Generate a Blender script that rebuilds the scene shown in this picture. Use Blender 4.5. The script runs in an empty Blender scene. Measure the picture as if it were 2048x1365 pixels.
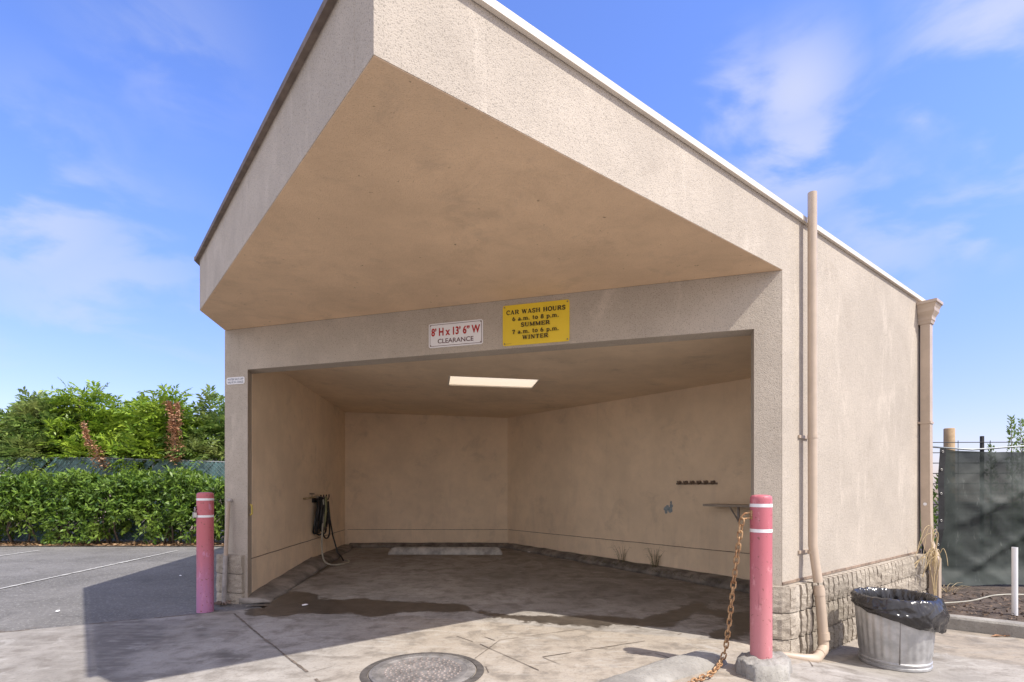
import bpy, bmesh, math, random
import numpy as np
from mathutils import Vector, Matrix, Quaternion, noise as mnoise

random.seed(7)
rng = np.random.default_rng(7)
S = bpy.context.scene
COL = S.collection

# ------------------------------------------------------------------ camera
FPX, PX0, PY0, CH = 1082.0, 1024.0, 975.0, 1.21      # focal length in px of the 2048 px photo, principal column, horizon row, eye height
cam_d = bpy.data.cameras.new("camera")
cam_d.sensor_width = 36.0
cam_d.lens = 36.0 * FPX / 2048.0
cam_d.shift_y = (PY0 - 682.5) / 2048.0
cam_d.clip_start, cam_d.clip_end = 0.05, 2000.0
cam = bpy.data.objects.new("camera", cam_d)
cam.location = (0, 0, CH)
cam.rotation_euler = (math.radians(90), 0, 0)
COL.objects.link(cam)
S.camera = cam

# ------------------------------------------------------------------ light
SHV = Vector((-2.18, 1.42, -3.38))                    # direction the sunlight travels
SUN_EL = math.atan2(3.38, math.hypot(2.18, 1.42))
SUN_AZ = math.atan2(2.18, -1.42)                      # clockwise from +Y
sun_d = bpy.data.lights.new("sun", 'SUN')
sun_d.energy = 3.6
sun_d.angle = math.radians(0.53)
sun_d.color = (1.0, 0.945, 0.86)
sun = bpy.data.objects.new("sun", sun_d)
sun.rotation_euler = SHV.to_track_quat('-Z', 'Y').to_euler()
sun.location = (6, -4, 10)
COL.objects.link(sun)

S.view_settings.view_transform = 'Standard'
S.view_settings.look = 'None'
S.view_settings.gamma = 1.0
S.view_settings.exposure = 0.68
S.view_settings.use_curve_mapping = False
S.cycles.max_bounces = 10
S.cycles.diffuse_bounces = 6
S.cycles.transparent_max_bounces = 12
S.cycles.use_denoising = True

def pixdir(px, py):
    return Vector(((px - PX0) / FPX, 1.0, (PY0 - py) / FPX)).normalized()

world = bpy.data.worlds.new("World")
S.world = world
world.use_nodes = True
wt = world.node_tree
for n in list(wt.nodes):
    wt.nodes.remove(n)
def WN(t, **kw):
    n = wt.nodes.new(t)
    for k, v in kw.items():
        setattr(n, k, v)
    return n
wl = wt.links.new
w_out = WN('ShaderNodeOutputWorld')
w_bg = WN('ShaderNodeBackground')
w_bg.inputs['Strength'].default_value = 0.13
sky = WN('ShaderNodeTexSky', sky_type='NISHITA')
sky.sun_disc = False
sky.sun_elevation = SUN_EL
sky.sun_rotation = SUN_AZ
sky.air_density = 1.0
sky.dust_density = 0.6
sky.ozone_density = 2.0
w_tc = WN('ShaderNodeTexCoord')
w_tint = WN('ShaderNodeMix', data_type='RGBA', blend_type='MULTIPLY')
w_tint.inputs[0].default_value = 1.0
w_el = WN('ShaderNodeSeparateXYZ')
wl(w_tc.outputs['Generated'], w_el.inputs[0])
w_er = WN('ShaderNodeMapRange', interpolation_type='SMOOTHSTEP')
for k_, v_ in ((1, 0.0), (2, 0.5), (3, 0.0), (4, 1.0)): w_er.inputs[k_].default_value = v_
wl(w_el.outputs[2], w_er.inputs[0])
w_et = WN('ShaderNodeMix', data_type='RGBA')
wl(w_er.outputs[0], w_et.inputs[0])
w_et.inputs[6].default_value = (0.84, 0.745, 0.95, 1)
w_et.inputs[7].default_value = (0.95, 1.06, 1.62, 1)
wl(w_et.outputs[2], w_tint.inputs[7])
wl(sky.outputs[0], w_tint.inputs[6])
# clouds: soft wisps around a few directions, broken up by noise
w_map = WN('ShaderNodeMapping')
w_map.inputs['Scale'].default_value = (1.0, 1.0, 2.2)
w_map.inputs['Rotation'].default_value = (0.0, 0.35, 0.0)
wl(w_tc.outputs['Generated'], w_map.inputs[0])
w_n1 = WN('ShaderNodeTexNoise')
w_n1.inputs['Scale'].default_value = 5.6
w_n1.inputs['Detail'].default_value = 7.0
w_n1.inputs['Roughness'].default_value = 0.52
w_n1.inputs['Distortion'].default_value = 0.35
wl(w_map.outputs[0], w_n1.inputs['Vector'])
blobs = [(1590, 185, 0.12, 0.72), (1475, 200, 0.11, 0.58), (1590, 310, 0.16, 0.66), (2000, 60, 0.16, 0.72), (1850, 210, 0.045, 0.7),
         (2060, 290, 0.10, 0.6), (1960, 430, 0.10, 0.55), (1760, 470, 0.16, 0.42), (60, 430, 0.20, 0.55), (180, 560, 0.24, 0.42), (110, 290, 0.14, 0.2), (330, 100, 0.16, 0.2)]
acc = None
for px, py, rad, amp in blobs:
    d = pixdir(px, py)
    vd = WN('ShaderNodeVectorMath', operation='DISTANCE')
    nrm = WN('ShaderNodeVectorMath', operation='NORMALIZE')
    wl(w_tc.outputs['Generated'], nrm.inputs[0])
    wl(nrm.outputs[0], vd.inputs[0])
    vd.inputs[1].default_value = d
    mr = WN('ShaderNodeMapRange', interpolation_type='SMOOTHSTEP')
    mr.inputs[1].default_value = rad
    mr.inputs[2].default_value = 0.0
    mr.inputs[3].default_value = 0.0
    mr.inputs[4].default_value = amp
    wl(vd.outputs['Value'], mr.inputs[0])
    if acc is None:
        acc = mr.outputs[0]
    else:
        mx = WN('ShaderNodeMath', operation='MAXIMUM')
        wl(acc, mx.inputs[0]); wl(mr.outputs[0], mx.inputs[1])
        acc = mx.outputs[0]
w_cr = WN('ShaderNodeMapRange', interpolation_type='SMOOTHSTEP')
w_cr.inputs[1].default_value = 0.40
w_cr.inputs[2].default_value = 0.60
wl(w_n1.outputs['Fac'], w_cr.inputs[0])
w_mul = WN('ShaderNodeMath', operation='MULTIPLY')
wl(acc, w_mul.inputs[0]); wl(w_cr.outputs[0], w_mul.inputs[1])
w_mix = WN('ShaderNodeMix', data_type='RGBA')
wl(w_mul.outputs[0], w_mix.inputs[0])
wl(w_tint.outputs[2], w_mix.inputs[6])
w_mix.inputs[7].default_value = (3.7, 3.85, 4.5, 1)
# bright cloud added out of view, overhead and behind the camera, as neutral fill
w_sep = WN('ShaderNodeSeparateXYZ')
wl(w_tc.outputs['Generated'], w_sep.inputs[0])
w_hi = WN('ShaderNodeMapRange', interpolation_type='SMOOTHSTEP')
for k_, v_ in ((1, 0.74), (2, 0.92), (3, 0.0), (4, 0.45)): w_hi.inputs[k_].default_value = v_
wl(w_sep.outputs[2], w_hi.inputs[0])
w_bk = WN('ShaderNodeMapRange', interpolation_type='SMOOTHSTEP')
for k_, v_ in ((1, 0.05), (2, -0.35), (3, 0.0), (4, 0.8)): w_bk.inputs[k_].default_value = v_
wl(w_sep.outputs[1], w_bk.inputs[0])
w_mx = WN('ShaderNodeMath', operation='MAXIMUM')
wl(w_hi.outputs[0], w_mx.inputs[0]); wl(w_bk.outputs[0], w_mx.inputs[1])
w_cn = WN('ShaderNodeMapRange', interpolation_type='SMOOTHSTEP')
for k_, v_ in ((1, 0.25), (2, 0.6), (3, 0.45), (4, 1.0)): w_cn.inputs[k_].default_value = v_
wl(w_n1.outputs['Fac'], w_cn.inputs[0])
w_ml = WN('ShaderNodeMath', operation='MULTIPLY')
wl(w_mx.outputs[0], w_ml.inputs[0]); wl(w_cn.outputs[0], w_ml.inputs[1])
w_mix2 = WN('ShaderNodeMix', data_type='RGBA')
wl(w_ml.outputs[0], w_mix2.inputs[0]); wl(w_mix.outputs[2], w_mix2.inputs[6])
w_mix2.inputs[7].default_value = (7.5, 7.0, 6.4, 1)
wl(w_mix2.outputs[2], w_bg.inputs['Color'])
wl(w_bg.outputs[0], w_out.inputs[0])

# ------------------------------------------------------------------ helpers: properties and linking
def tag(o, label=None, cat=None, group=None, kind=None):
    if label: o['label'] = label
    if cat: o['category'] = cat
    if group: o['group'] = group
    if kind: o['kind'] = kind
    return o

def wloc(o):
    v = Vector((0, 0, 0))
    while o is not None:
        v += Vector(o.location)
        o = o.parent
    return v

def thing(name, label, cat, loc, group=None):
    o = bpy.data.objects.new(name, None)
    o.empty_display_size = 0.2
    COL.objects.link(o)
    o.location = loc
    return tag(o, label, cat, group)

class MB:
    """collects vertices and faces in world space and links them as one mesh object"""
    def __init__(self):
        self.v, self.f = [], []
    def add(self, vs, fs):
        n = len(self.v)
        self.v.extend([tuple(p) for p in vs])
        self.f.extend([tuple(i + n for i in q) for q in fs])
        return self
    def quad(self, a, b, c, d):
        return self.add([a, b, c, d], [(0, 1, 2, 3)])
    def prism(self, poly, z0, z1):
        n = len(poly)
        ar = sum(poly[i][0] * poly[(i + 1) % n][1] - poly[(i + 1) % n][0] * poly[i][1] for i in range(n))
        if ar < 0: poly = list(reversed(poly))
        vs = [(p[0], p[1], z0) for p in poly] + [(p[0], p[1], z1) for p in poly]
        fs = [tuple(range(n - 1, -1, -1)), tuple(range(n, 2 * n))] + [(i, (i + 1) % n, n + (i + 1) % n, n + i) for i in range(n)]
        return self.add(vs, fs)
    def slab(self, outline, depth):
        """outline: 3D points of a flat polygon; depth: 3D vector it is pushed along"""
        n = len(outline)
        d = Vector(depth)
        vs = [Vector(p) for p in outline]
        nrm = Vector((0, 0, 0))
        for i in range(n):
            nrm += vs[i].cross(vs[(i + 1) % n])
        if nrm.dot(d) > 0: vs.reverse()
        vs2 = [p + d for p in vs]
        fs = [tuple(range(n)), tuple(range(2 * n - 1, n - 1, -1))] + [((i + 1) % n, i, n + i, n + (i + 1) % n) for i in range(n)]
        return self.add(vs + vs2, fs)
    def box(self, o, ax, ay, az):
        o, ax, ay, az = Vector(o), Vector(ax), Vector(ay), Vector(az)
        if ax.cross(ay).dot(az) < 0: ax, ay = ay, ax
        vs = [o, o + ax, o + ax + ay, o + ay, o + az, o + ax + az, o + ax + ay + az, o + ay + az]
        return self.add(vs, [(3, 2, 1, 0), (4, 5, 6, 7), (0, 1, 5, 4), (1, 2, 6, 5), (2, 3, 7, 6), (3, 0, 4, 7)])
    def tube(self, pts, r, seg=10, closed=False, cap=True):
        pts = [Vector(p) for p in pts]
        n = len(pts)
        rr = r if hasattr(r, '__len__') else [r] * n
        rings = []
        up = None
        for i in range(n):
            if closed: t = pts[(i + 1) % n] - pts[i - 1]
            else: t = pts[min(i + 1, n - 1)] - pts[max(i - 1, 0)]
            t.normalize()
            if up is None:
                up = t.orthogonal().normalized()
            up = (up - t * up.dot(t))
            if up.length < 1e-5: up = t.orthogonal()
            up.normalize()
            s = t.cross(up)
            rings.append([pts[i] + (up * math.cos(2 * math.pi * k / seg) + s * math.sin(2 * math.pi * k / seg)) * rr[i] for k in range(seg)])
        vs = [p for ring in rings for p in ring]
        fs = []
        m = n if closed else n - 1
        for i in range(m):
            j = (i + 1) % n
            for k in range(seg):
                l = (k + 1) % seg
                fs.append((i * seg + k, i * seg + l, j * seg + l, j * seg + k))
        if cap and not closed:
            fs.append(tuple(range(seg - 1, -1, -1)))
            fs.append(tuple((n - 1) * seg + k for k in range(seg)))
        return self.add(vs, fs)
    def lathe(self, c, prof, seg=48):
        """prof: (radius, z) from bottom to top"""
        c = Vector(c)
        vs = [(c.x + r * math.cos(2 * math.pi * k / seg), c.y + r * math.sin(2 * math.pi * k / seg), c.z + z) for r, z in prof for k in range(seg)]
        fs = []
        for i in range(len(prof) - 1):
            for k in range(seg):
                l = (k + 1) % seg
                fs.append((i * seg + k, i * seg + l, (i + 1) * seg + l, (i + 1) * seg + k))
        fs.append(tuple(range(seg - 1, -1, -1)))
        fs.append(tuple((len(prof) - 1) * seg + k for k in range(seg)))
        return self.add(vs, fs)
    def build(self, name, mat, parent=None, smooth=False, label=None):
        off = wloc(parent) if parent is not None else Vector((0, 0, 0))
        me = bpy.data.meshes.new(name)
        me.from_pydata([(p[0] - off.x, p[1] - off.y, p[2] - off.z) for p in self.v], [], self.f)
        me.update()
        o = bpy.data.objects.new(name, me)
        COL.objects.link(o)
        if parent is not None: o.parent = parent
        if mat is not None: me.materials.append(mat)
        if smooth:
            me.polygons.foreach_set('use_smooth', [True] * len(me.polygons))
        if label: o['label'] = label
        return o

def rebase(o, loc):
    """move a top-level mesh's origin to loc (the mesh stays where it is)"""
    loc = Vector(loc)
    o.data.transform(Matrix.Translation(-loc))
    o.location = loc
    return o

def smooth_by_angle(o, deg=40):
    o.data.polygons.foreach_set('use_smooth', [True] * len(o.data.polygons))
    bm = bmesh.new(); bm.from_mesh(o.data)
    for e in bm.edges:
        if len(e.link_faces) == 2 and e.calc_face_angle(0) > math.radians(deg): e.smooth = False
    bm.to_mesh(o.data); bm.free()
    return o

# ------------------------------------------------------------------ helpers: materials
def mat(name):
    m = bpy.data.materials.new(name)
    m.use_nodes = True
    nt = m.node_tree
    b = nt.nodes['Principled BSDF']
    return m, nt, b

def nd(nt, t, ins=None, **kw):
    n = nt.nodes.new(t)
    for k, v in kw.items(): setattr(n, k, v)
    for k, v in (ins or {}).items():
        if hasattr(v, 'is_output') or isinstance(v, bpy.types.NodeSocket): nt.links.new(v, n.inputs[k])
        else: n.inputs[k].default_value = v
    return n

def coords(nt, scale=(1, 1, 1), rot=(0, 0, 0), kind='Object'):
    tc = nd(nt, 'ShaderNodeTexCoord')
    mp = nd(nt, 'ShaderNodeMapping', {'Vector': tc.outputs[kind], 'Scale': scale, 'Rotation': rot})
    return mp.outputs[0]

def noise(nt, vec, scale, detail=4, rough=0.55, dist=0.0):
    return nd(nt, 'ShaderNodeTexNoise', {'Vector': vec, 'Scale': scale, 'Detail': detail, 'Roughness': rough, 'Distortion': dist}).outputs['Fac']

def ramp(nt, fac, lo, hi, a=0.0, b=1.0):
    return nd(nt, 'ShaderNodeMapRange', {0: fac, 1: lo, 2: hi, 3: a, 4: b}, interpolation_type='SMOOTHSTEP').outputs[0]

def mix(nt, fac, a, b, mode='MIX'):
    def c(v): return (*v, 1) if isinstance(v, tuple) and len(v) == 3 else v
    return nd(nt, 'ShaderNodeMix', {0: fac, 6: c(a), 7: c(b)}, data_type='RGBA', blend_type=mode).outputs[2]

def math2(nt, op, a, b=0.0):
    return nd(nt, 'ShaderNodeMath', {0: a, 1: b}, operation=op).outputs[0]

def bump(nt, b, h, strength, dist):
    n = nd(nt, 'ShaderNodeBump', {'Height': h, 'Strength': strength, 'Distance': dist})
    nt.links.new(n.outputs[0], b.inputs['Normal'])

def simple(name, col, rough=0.6, metal=0.0, var=0.12, scale=8.0, bmp=0.0, spec=0.5, detail=5, dark=None):
    m, nt, b = mat(name)
    v = coords(nt)
    f = noise(nt, v, scale, detail, 0.6)
    lo = tuple(c * (1 - var) for c in col) if dark is None else dark
    hi = tuple(min(1, c * (1 + var)) for c in col)
    nt.links.new(mix(nt, ramp(nt, f, 0.3, 0.7), lo, hi), b.inputs['Base Color'])
    b.inputs['Roughness'].default_value = rough
    b.inputs['Metallic'].default_value = metal
    b.inputs['Specular IOR Level'].default_value = spec
    if bmp:
        bump(nt, b, noise(nt, v, scale * 12, 4, 0.6), 0.6, bmp)
    return m

def stucco(name, col, coarse=1.0, streak=0.5, pits=0.5, splash=0.0, specks=0.0):
    m, nt, b = mat(name)
    v = coords(nt)
    big = noise(nt, v, 0.9, 5, 0.6)
    mid = noise(nt, v, 5.0, 5, 0.65)
    fine = noise(nt, v, 150.0 / coarse, 2, 0.5)
    vs = coords(nt, (2.6, 2.6, 0.9))
    st = noise(nt, vs, 1.5, 6, 0.68, 0.5)
    c = mix(nt, ramp(nt, big, 0.3, 0.7), tuple(x * 0.9 for x in col), tuple(min(1, x * 1.08) for x in col))
    c = mix(nt, ramp(nt, mid, 0.35, 0.75, 0, 0.3), c, tuple(x * 0.76 for x in col))
    c = mix(nt, ramp(nt, noise(nt, v, 2.3, 6, 0.7, 0.4), 0.54, 0.7, 0, 0.22), c, (0.30, 0.25, 0.20))
    c = mix(nt, ramp(nt, st, 0.53, 0.72, 0, streak), c, tuple(min(1, x * 1.28 + 0.03) for x in col))
    st2 = noise(nt, coords(nt, (7, 7, 0.35)), 1.0, 4, 0.6)
    c = mix(nt, ramp(nt, st2, 0.56, 0.78, 0, streak * 0.45), c, tuple(x * 0.66 for x in col))
    if splash:
        # old splash and drip marks, ragged, mostly low on the walls
        z = nd(nt, 'ShaderNodeSeparateXYZ', {0: v}).outputs[2]
        sp = math2(nt, 'SUBTRACT', noise(nt, coords(nt, (3.2, 3.2, 0.8)), 1.3, 6, 0.7, 0.6), math2(nt, 'MULTIPLY', z, 0.16))
        c = mix(nt, ramp(nt, sp, 0.38, 0.56, 0, splash), c, (0.36, 0.30, 0.26))
        c = mix(nt, ramp(nt, noise(nt, coords(nt, (16, 16, 0.5)), 1.0, 4, 0.6), 0.62, 0.76, 0, splash * 0.8), c, (0.30, 0.24, 0.19))
    if specks:
        c = mix(nt, ramp(nt, noise(nt, v, 17, 3, 0.6), 0.69, 0.74, 0, specks), c, tuple(x * 0.35 for x in col))
        c = mix(nt, ramp(nt, noise(nt, coords(nt, (1, 1, 1), (0, 0, 0.65)), 1.7, 6, 0.72, 0.8), 0.5, 0.66, 0, 0.28), c, tuple(x * 0.7 for x in col))
    c = mix(nt, ramp(nt, fine, 0.56, 0.66, 0, pits), c, tuple(x * 0.38 for x in col))
    nt.links.new(c, b.inputs['Base Color'])
    b.inputs['Roughness'].default_value = 0.92
    b.inputs['Specular IOR Level'].default_value = 0.2
    h = math2(nt, 'ADD', math2(nt, 'MULTIPLY', fine, -1.0), math2(nt, 'MULTIPLY', noise(nt, v, 30.0 / coarse, 3, 0.6), 0.8))
    bump(nt, b, h, 0.8, 0.005 * coarse)
    return m

M = {}
M['stucco'] = stucco('stucco_exterior', (0.49, 0.43, 0.36), 0.95, 0.45, 0.62)
M['stucco_in'] = stucco('stucco_interior_bounce', (0.83, 0.67, 0.49), 0.7, 0.06, 0.1, splash=0.12)  # warm bounce light mixed into the wall colour
M['soffit'] = stucco('stucco_soffit_bounce', (0.74, 0.54, 0.36), 0.9, 0.0, 0.25, specks=0.8)  # browner than the same stucco outside: warm bounce put into the colour
M['trim'] = simple('painted_flashing', (0.66, 0.60, 0.52), 0.5, 0, 0.06, 5, 0.0)
M['pipe'] = simple('painted_pipe', (0.47, 0.375, 0.29), 0.45, 0, 0.07, 6, 0.0)
M['screed'] = simple('rusty_screed', (0.24, 0.175, 0.13), 0.85, 0, 0.35, 14)
M['trim_shade'] = simple('flashing_shade_colour', (0.17, 0.13, 0.105), 0.7, 0, 0.25, 9)  # left roof edges: same flashing as trim, its shade put into the colour
M['roofing'] = simple('roofing', (0.3, 0.29, 0.28), 0.9, 0, 0.2, 3)
M['white_board'] = simple('white_board', (0.8, 0.79, 0.76), 0.7, 0, 0.02, 3)

# split-face block
m, nt, b = mat('split_block')
v = coords(nt)
c = mix(nt, ramp(nt, noise(nt, v, 3, 4), 0.3, 0.7), (0.38, 0.33, 0.27), (0.52, 0.46, 0.38))
c = mix(nt, ramp(nt, noise(nt, v, 110, 3, 0.6), 0.54, 0.66, 0, 0.6), c, (0.16, 0.13, 0.105))
nt.links.new(c, b.inputs['Base Color'])
b.inputs['Roughness'].default_value = 0.95
b.inputs['Specular IOR Level'].default_value = 0.15
bump(nt, b, math2(nt, 'ADD', noise(nt, v, 45, 4, 0.65), noise(nt, v, 140, 2, 0.6)), 0.9, 0.008)
M['block'] = m

# concrete with painted masks stored on the vertices: wet, dirt with bay shade, tan
m, nt, b = mat('apron_concrete')
v = coords(nt)
wet = nd(nt, 'ShaderNodeAttribute', attribute_name='wet').outputs['Fac']
gri_shade = nd(nt, 'ShaderNodeAttribute', attribute_name='grime_shade').outputs['Fac']
tan = nd(nt, 'ShaderNodeAttribute', attribute_name='tan').outputs['Fac']
n_big = noise(nt, v, 0.8, 6, 0.62, 0.4)
n_mid = noise(nt, v, 4.5, 6, 0.65, 0.3)
n_fin = noise(nt, v, 55, 4, 0.65)
n_str = noise(nt, coords(nt, (1.2, 5.5, 1), (0, 0, 0.3)), 2.6, 6, 0.65, 0.5)
c = mix(nt, ramp(nt, n_big, 0.3, 0.7), (0.26, 0.24, 0.215), (0.41, 0.38, 0.345))
c = mix(nt, math2(nt, 'MULTIPLY', tan, ramp(nt, n_mid, 0.2, 0.7, 0.55, 1.0)), c, (0.40, 0.335, 0.26))
c = mix(nt, ramp(nt, n_mid, 0.44, 0.68, 0, 0.75), c, (0.17, 0.148, 0.125))
c = mix(nt, ramp(nt, noise(nt, v, 1.9, 6, 0.7, 0.8), 0.52, 0.66, 0, 0.35), c, (0.16, 0.14, 0.12))
c = mix(nt, ramp(nt, n_str, 0.5, 0.7, 0, 0.35), c, (0.55, 0.52, 0.47))
gm = math2(nt, 'MULTIPLY', gri_shade, ramp(nt, math2(nt, 'ADD', n_str, math2(nt, 'MULTIPLY', n_mid, 0.6)), 0.5, 0.95, 0.12, 1.0))
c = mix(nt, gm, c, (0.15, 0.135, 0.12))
c = mix(nt, ramp(nt, n_fin, 0.52, 0.72, 0, 0.45), c, (0.13, 0.12, 0.105))
c = mix(nt, ramp(nt, noise(nt, v, 16, 6, 0.7, 0.6), 0.54, 0.70, 0, 0.4), c, (0.14, 0.12, 0.10))
c = mix(nt, ramp(nt, noise(nt, v, 2.7, 6, 0.68, 1.2), 0.55, 0.68, 0, 0.35), c, (0.48, 0.46, 0.43))
wm = ramp(nt, math2(nt, 'ADD', wet, math2(nt, 'MULTIPLY', math2(nt, 'SUBTRACT', math2(nt, 'ADD', math2(nt, 'MULTIPLY', n_mid, 0.6), math2(nt, 'MULTIPLY', noise(nt, v, 13, 5, 0.65), 0.4)), 0.5), 1.45)), 0.40, 0.56)
wc = mix(nt, ramp(nt, noise(nt, v, 7, 5, 0.7), 0.35, 0.7), (0.042, 0.033, 0.026), (0.095, 0.078, 0.062))
c = mix(nt, math2(nt, 'MULTIPLY', wm, 0.93), c, wc)
nt.links.new(c, b.inputs['Base Color'])
nt.links.new(ramp(nt, wm, 0, 1, 0.85, 0.3), b.inputs['Roughness'])
b.inputs['Specular IOR Level'].default_value = 0.3
bump(nt, b, math2(nt, 'ADD', math2(nt, 'MULTIPLY', n_fin, 0.5), n_mid), 0.35, 0.006)
M['concrete'] = m

m, nt, b = mat('kerb_concrete')
v = coords(nt)
c = mix(nt, ramp(nt, noise(nt, v, 2.5, 5, 0.65), 0.3, 0.7), (0.22, 0.205, 0.185), (0.38, 0.36, 0.325))
c = mix(nt, ramp(nt, noise(nt, v, 60, 4, 0.6), 0.52, 0.7, 0, 0.55), c, (0.16, 0.15, 0.135))
nt.links.new(c, b.inputs['Base Color'])
b.inputs['Roughness'].default_value = 0.9
bump(nt, b, noise(nt, v, 40, 5, 0.65), 0.7, 0.01)
M['kerb'] = m
M['kerb_dark'] = simple('kerb_grimy', (0.17, 0.15, 0.13), 0.9, 0, 0.5, 5, 0.006)
M['kerb_mid'] = simple('kerb_worn', (0.24, 0.215, 0.19), 0.9, 0, 0.4, 4, 0.006)  # grey-brown concrete of the left kerb near the bay mouth

m, nt, b = mat('asphalt')
v = coords(nt)
c = mix(nt, ramp(nt, noise(nt, v, 0.6, 6, 0.6), 0.3, 0.7), (0.13, 0.124, 0.117), (0.205, 0.196, 0.187))
c = mix(nt, ramp(nt, noise(nt, coords(nt, (1, 4, 1)), 1.2, 5, 0.6, 0.6), 0.55, 0.75, 0, 0.5), c, (0.10, 0.096, 0.092))
c = mix(nt, ramp(nt, noise(nt, v, 2.2, 6, 0.7, 0.8), 0.5, 0.66, 0, 0.45), c, (0.085, 0.08, 0.076))
c = mix(nt, ramp(nt, noise(nt, v, 38, 4, 0.7), 0.52, 0.68, 0, 0.8), c, (0.32, 0.305, 0.29))
c = mix(nt, ramp(nt, noise(nt, v, 30, 4, 0.7, 0.5), 0.56, 0.7, 0, 0.7), c, (0.06, 0.057, 0.055))
c = mix(nt, ramp(nt, noise(nt, v, 24, 4, 0.7), 0.66, 0.74, 0, 0.7), c, (0.30, 0.28, 0.25))
nt.links.new(c, b.inputs['Base Color'])
b.inputs['Roughness'].default_value = 0.85
b.inputs['Specular IOR Level'].default_value = 0.25
bump(nt, b, noise(nt, v, 95, 3, 0.6), 0.8, 0.006)
M['asphalt'] = m
m, nt, b = mat('worn_line_paint')
v = coords(nt)
c = mix(nt, ramp(nt, noise(nt, v, 16, 5, 0.7), 0.5, 0.68), (0.46, 0.45, 0.425), (0.2, 0.19, 0.18))
nt.links.new(c, b.inputs['Base Color'])
b.inputs['Roughness'].default_value = 0.8
M['line'] = m
M['joint'] = simple('joint_dirt', (0.15, 0.12, 0.095), 0.95, 0, 0.4, 20)
M['soil'] = simple('soil', (0.24, 0.17, 0.12), 0.95, 0, 0.45, 6, 0.01)
M['dirt'] = simple('dirt', (0.085, 0.062, 0.047), 0.95, 0, 0.6, 9, 0.03)
M['iron'] = simple('cast_iron', (0.23, 0.215, 0.205), 0.6, 0.25, 0.3, 10, 0.002)
M['iron_dark'] = simple('cast_iron_dirt', (0.085, 0.075, 0.068), 0.9, 0, 0.3, 18, 0.002)
M['iron_knob'] = simple('cast_iron_knobs', (0.25, 0.21, 0.19), 0.55, 0.2, 0.35, 10)
M['galv'] = None
M['green_slat'] = simple('green_slat', (0.085, 0.16, 0.165), 0.45, 0, 0.4, 4)
M['fence_metal'] = simple('fence_metal', (0.30, 0.32, 0.32), 0.5, 0.5, 0.15, 6)
M['black_metal'] = simple('black_metal', (0.025, 0.025, 0.026), 0.6, 0.3, 0.3, 12)
M['bark'] = simple('bark', (0.13, 0.095, 0.07), 0.95, 0, 0.35, 14, 0.006)
M['wood'] = simple('wood', (0.40, 0.285, 0.17), 0.85, 0, 0.2, 9, 0.003)
M['steel'] = simple('worn_steel', (0.5, 0.48, 0.45), 0.4, 0.8, 0.15, 20)
M['brass'] = simple('brass', (0.42, 0.33, 0.2), 0.4, 0.8, 0.2, 20)
M['rubber'] = simple('black_rubber', (0.018, 0.019, 0.022), 0.38, 0, 0.3, 20)
M['hose_green'] = simple('green_hose', (0.20, 0.20, 0.09), 0.45, 0, 0.2, 10)
M['hose_grey'] = simple('grey_hose', (0.34, 0.32, 0.26), 0.42, 0, 0.2, 10)
M['pvc'] = simple('white_pipe', (0.74, 0.74, 0.76), 0.4, 0, 0.03, 4)
M['grey_paint'] = simple('weathered_grey_pipe', (0.36, 0.33, 0.31), 0.6, 0.1, 0.3, 9)
M['sign_white'] = simple('sign_white', (0.80, 0.79, 0.80), 0.4, 0, 0.03, 5)
M['sign_yellow'] = simple('sign_yellow', (0.78, 0.56, 0.035), 0.4, 0, 0.05, 3)
M['ink_black'] = simple('ink_black', (0.03, 0.02, 0.012), 0.6, 0, 0.1, 10)
M['ink_red'] = simple('ink_red', (0.42, 0.01, 0.012), 0.5, 0, 0.1, 10)
M['ink_maroon'] = simple('ink_maroon', (0.09, 0.02, 0.025), 0.5, 0, 0.1, 10)
M['ink_blue'] = simple('ink_slate', (0.06, 0.08, 0.13), 0.5, 0, 0.1, 10)
M['straw'] = simple('straw', (0.55, 0.43, 0.25), 0.85, 0, 0.25, 15)
M['weed'] = simple('weed_stems', (0.11, 0.105, 0.05), 0.85, 0, 0.3, 15)
M['hook'] = simple('dull_brown_metal', (0.22, 0.165, 0.12), 0.6, 0.1, 0.25, 20)
M['shelf'] = simple('shelf_board', (0.33, 0.28, 0.23), 0.7, 0, 0.15, 6)
M['yellow_bit'] = simple('yellow_plastic', (0.55, 0.42, 0.08), 0.6, 0, 0.2, 20)
M['blue_stain'] = simple('blue_paint_smudge', (0.25, 0.30, 0.33), 0.9, 0, 0.2, 25)
M['stripe'] = simple('reflective_tape', (0.80, 0.78, 0.80), 0.35, 0, 0.05, 20)

m, nt, b = mat('rust')
v = coords(nt)
c = mix(nt, ramp(nt, noise(nt, v, 28, 5, 0.65), 0.32, 0.68), (0.25, 0.115, 0.05), (0.56, 0.37, 0.20))
nt.links.new(c, b.inputs['Base Color'])
b.inputs['Roughness'].default_value = 0.8
b.inputs['Metallic'].default_value = 0.2
M['rust'] = m

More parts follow.
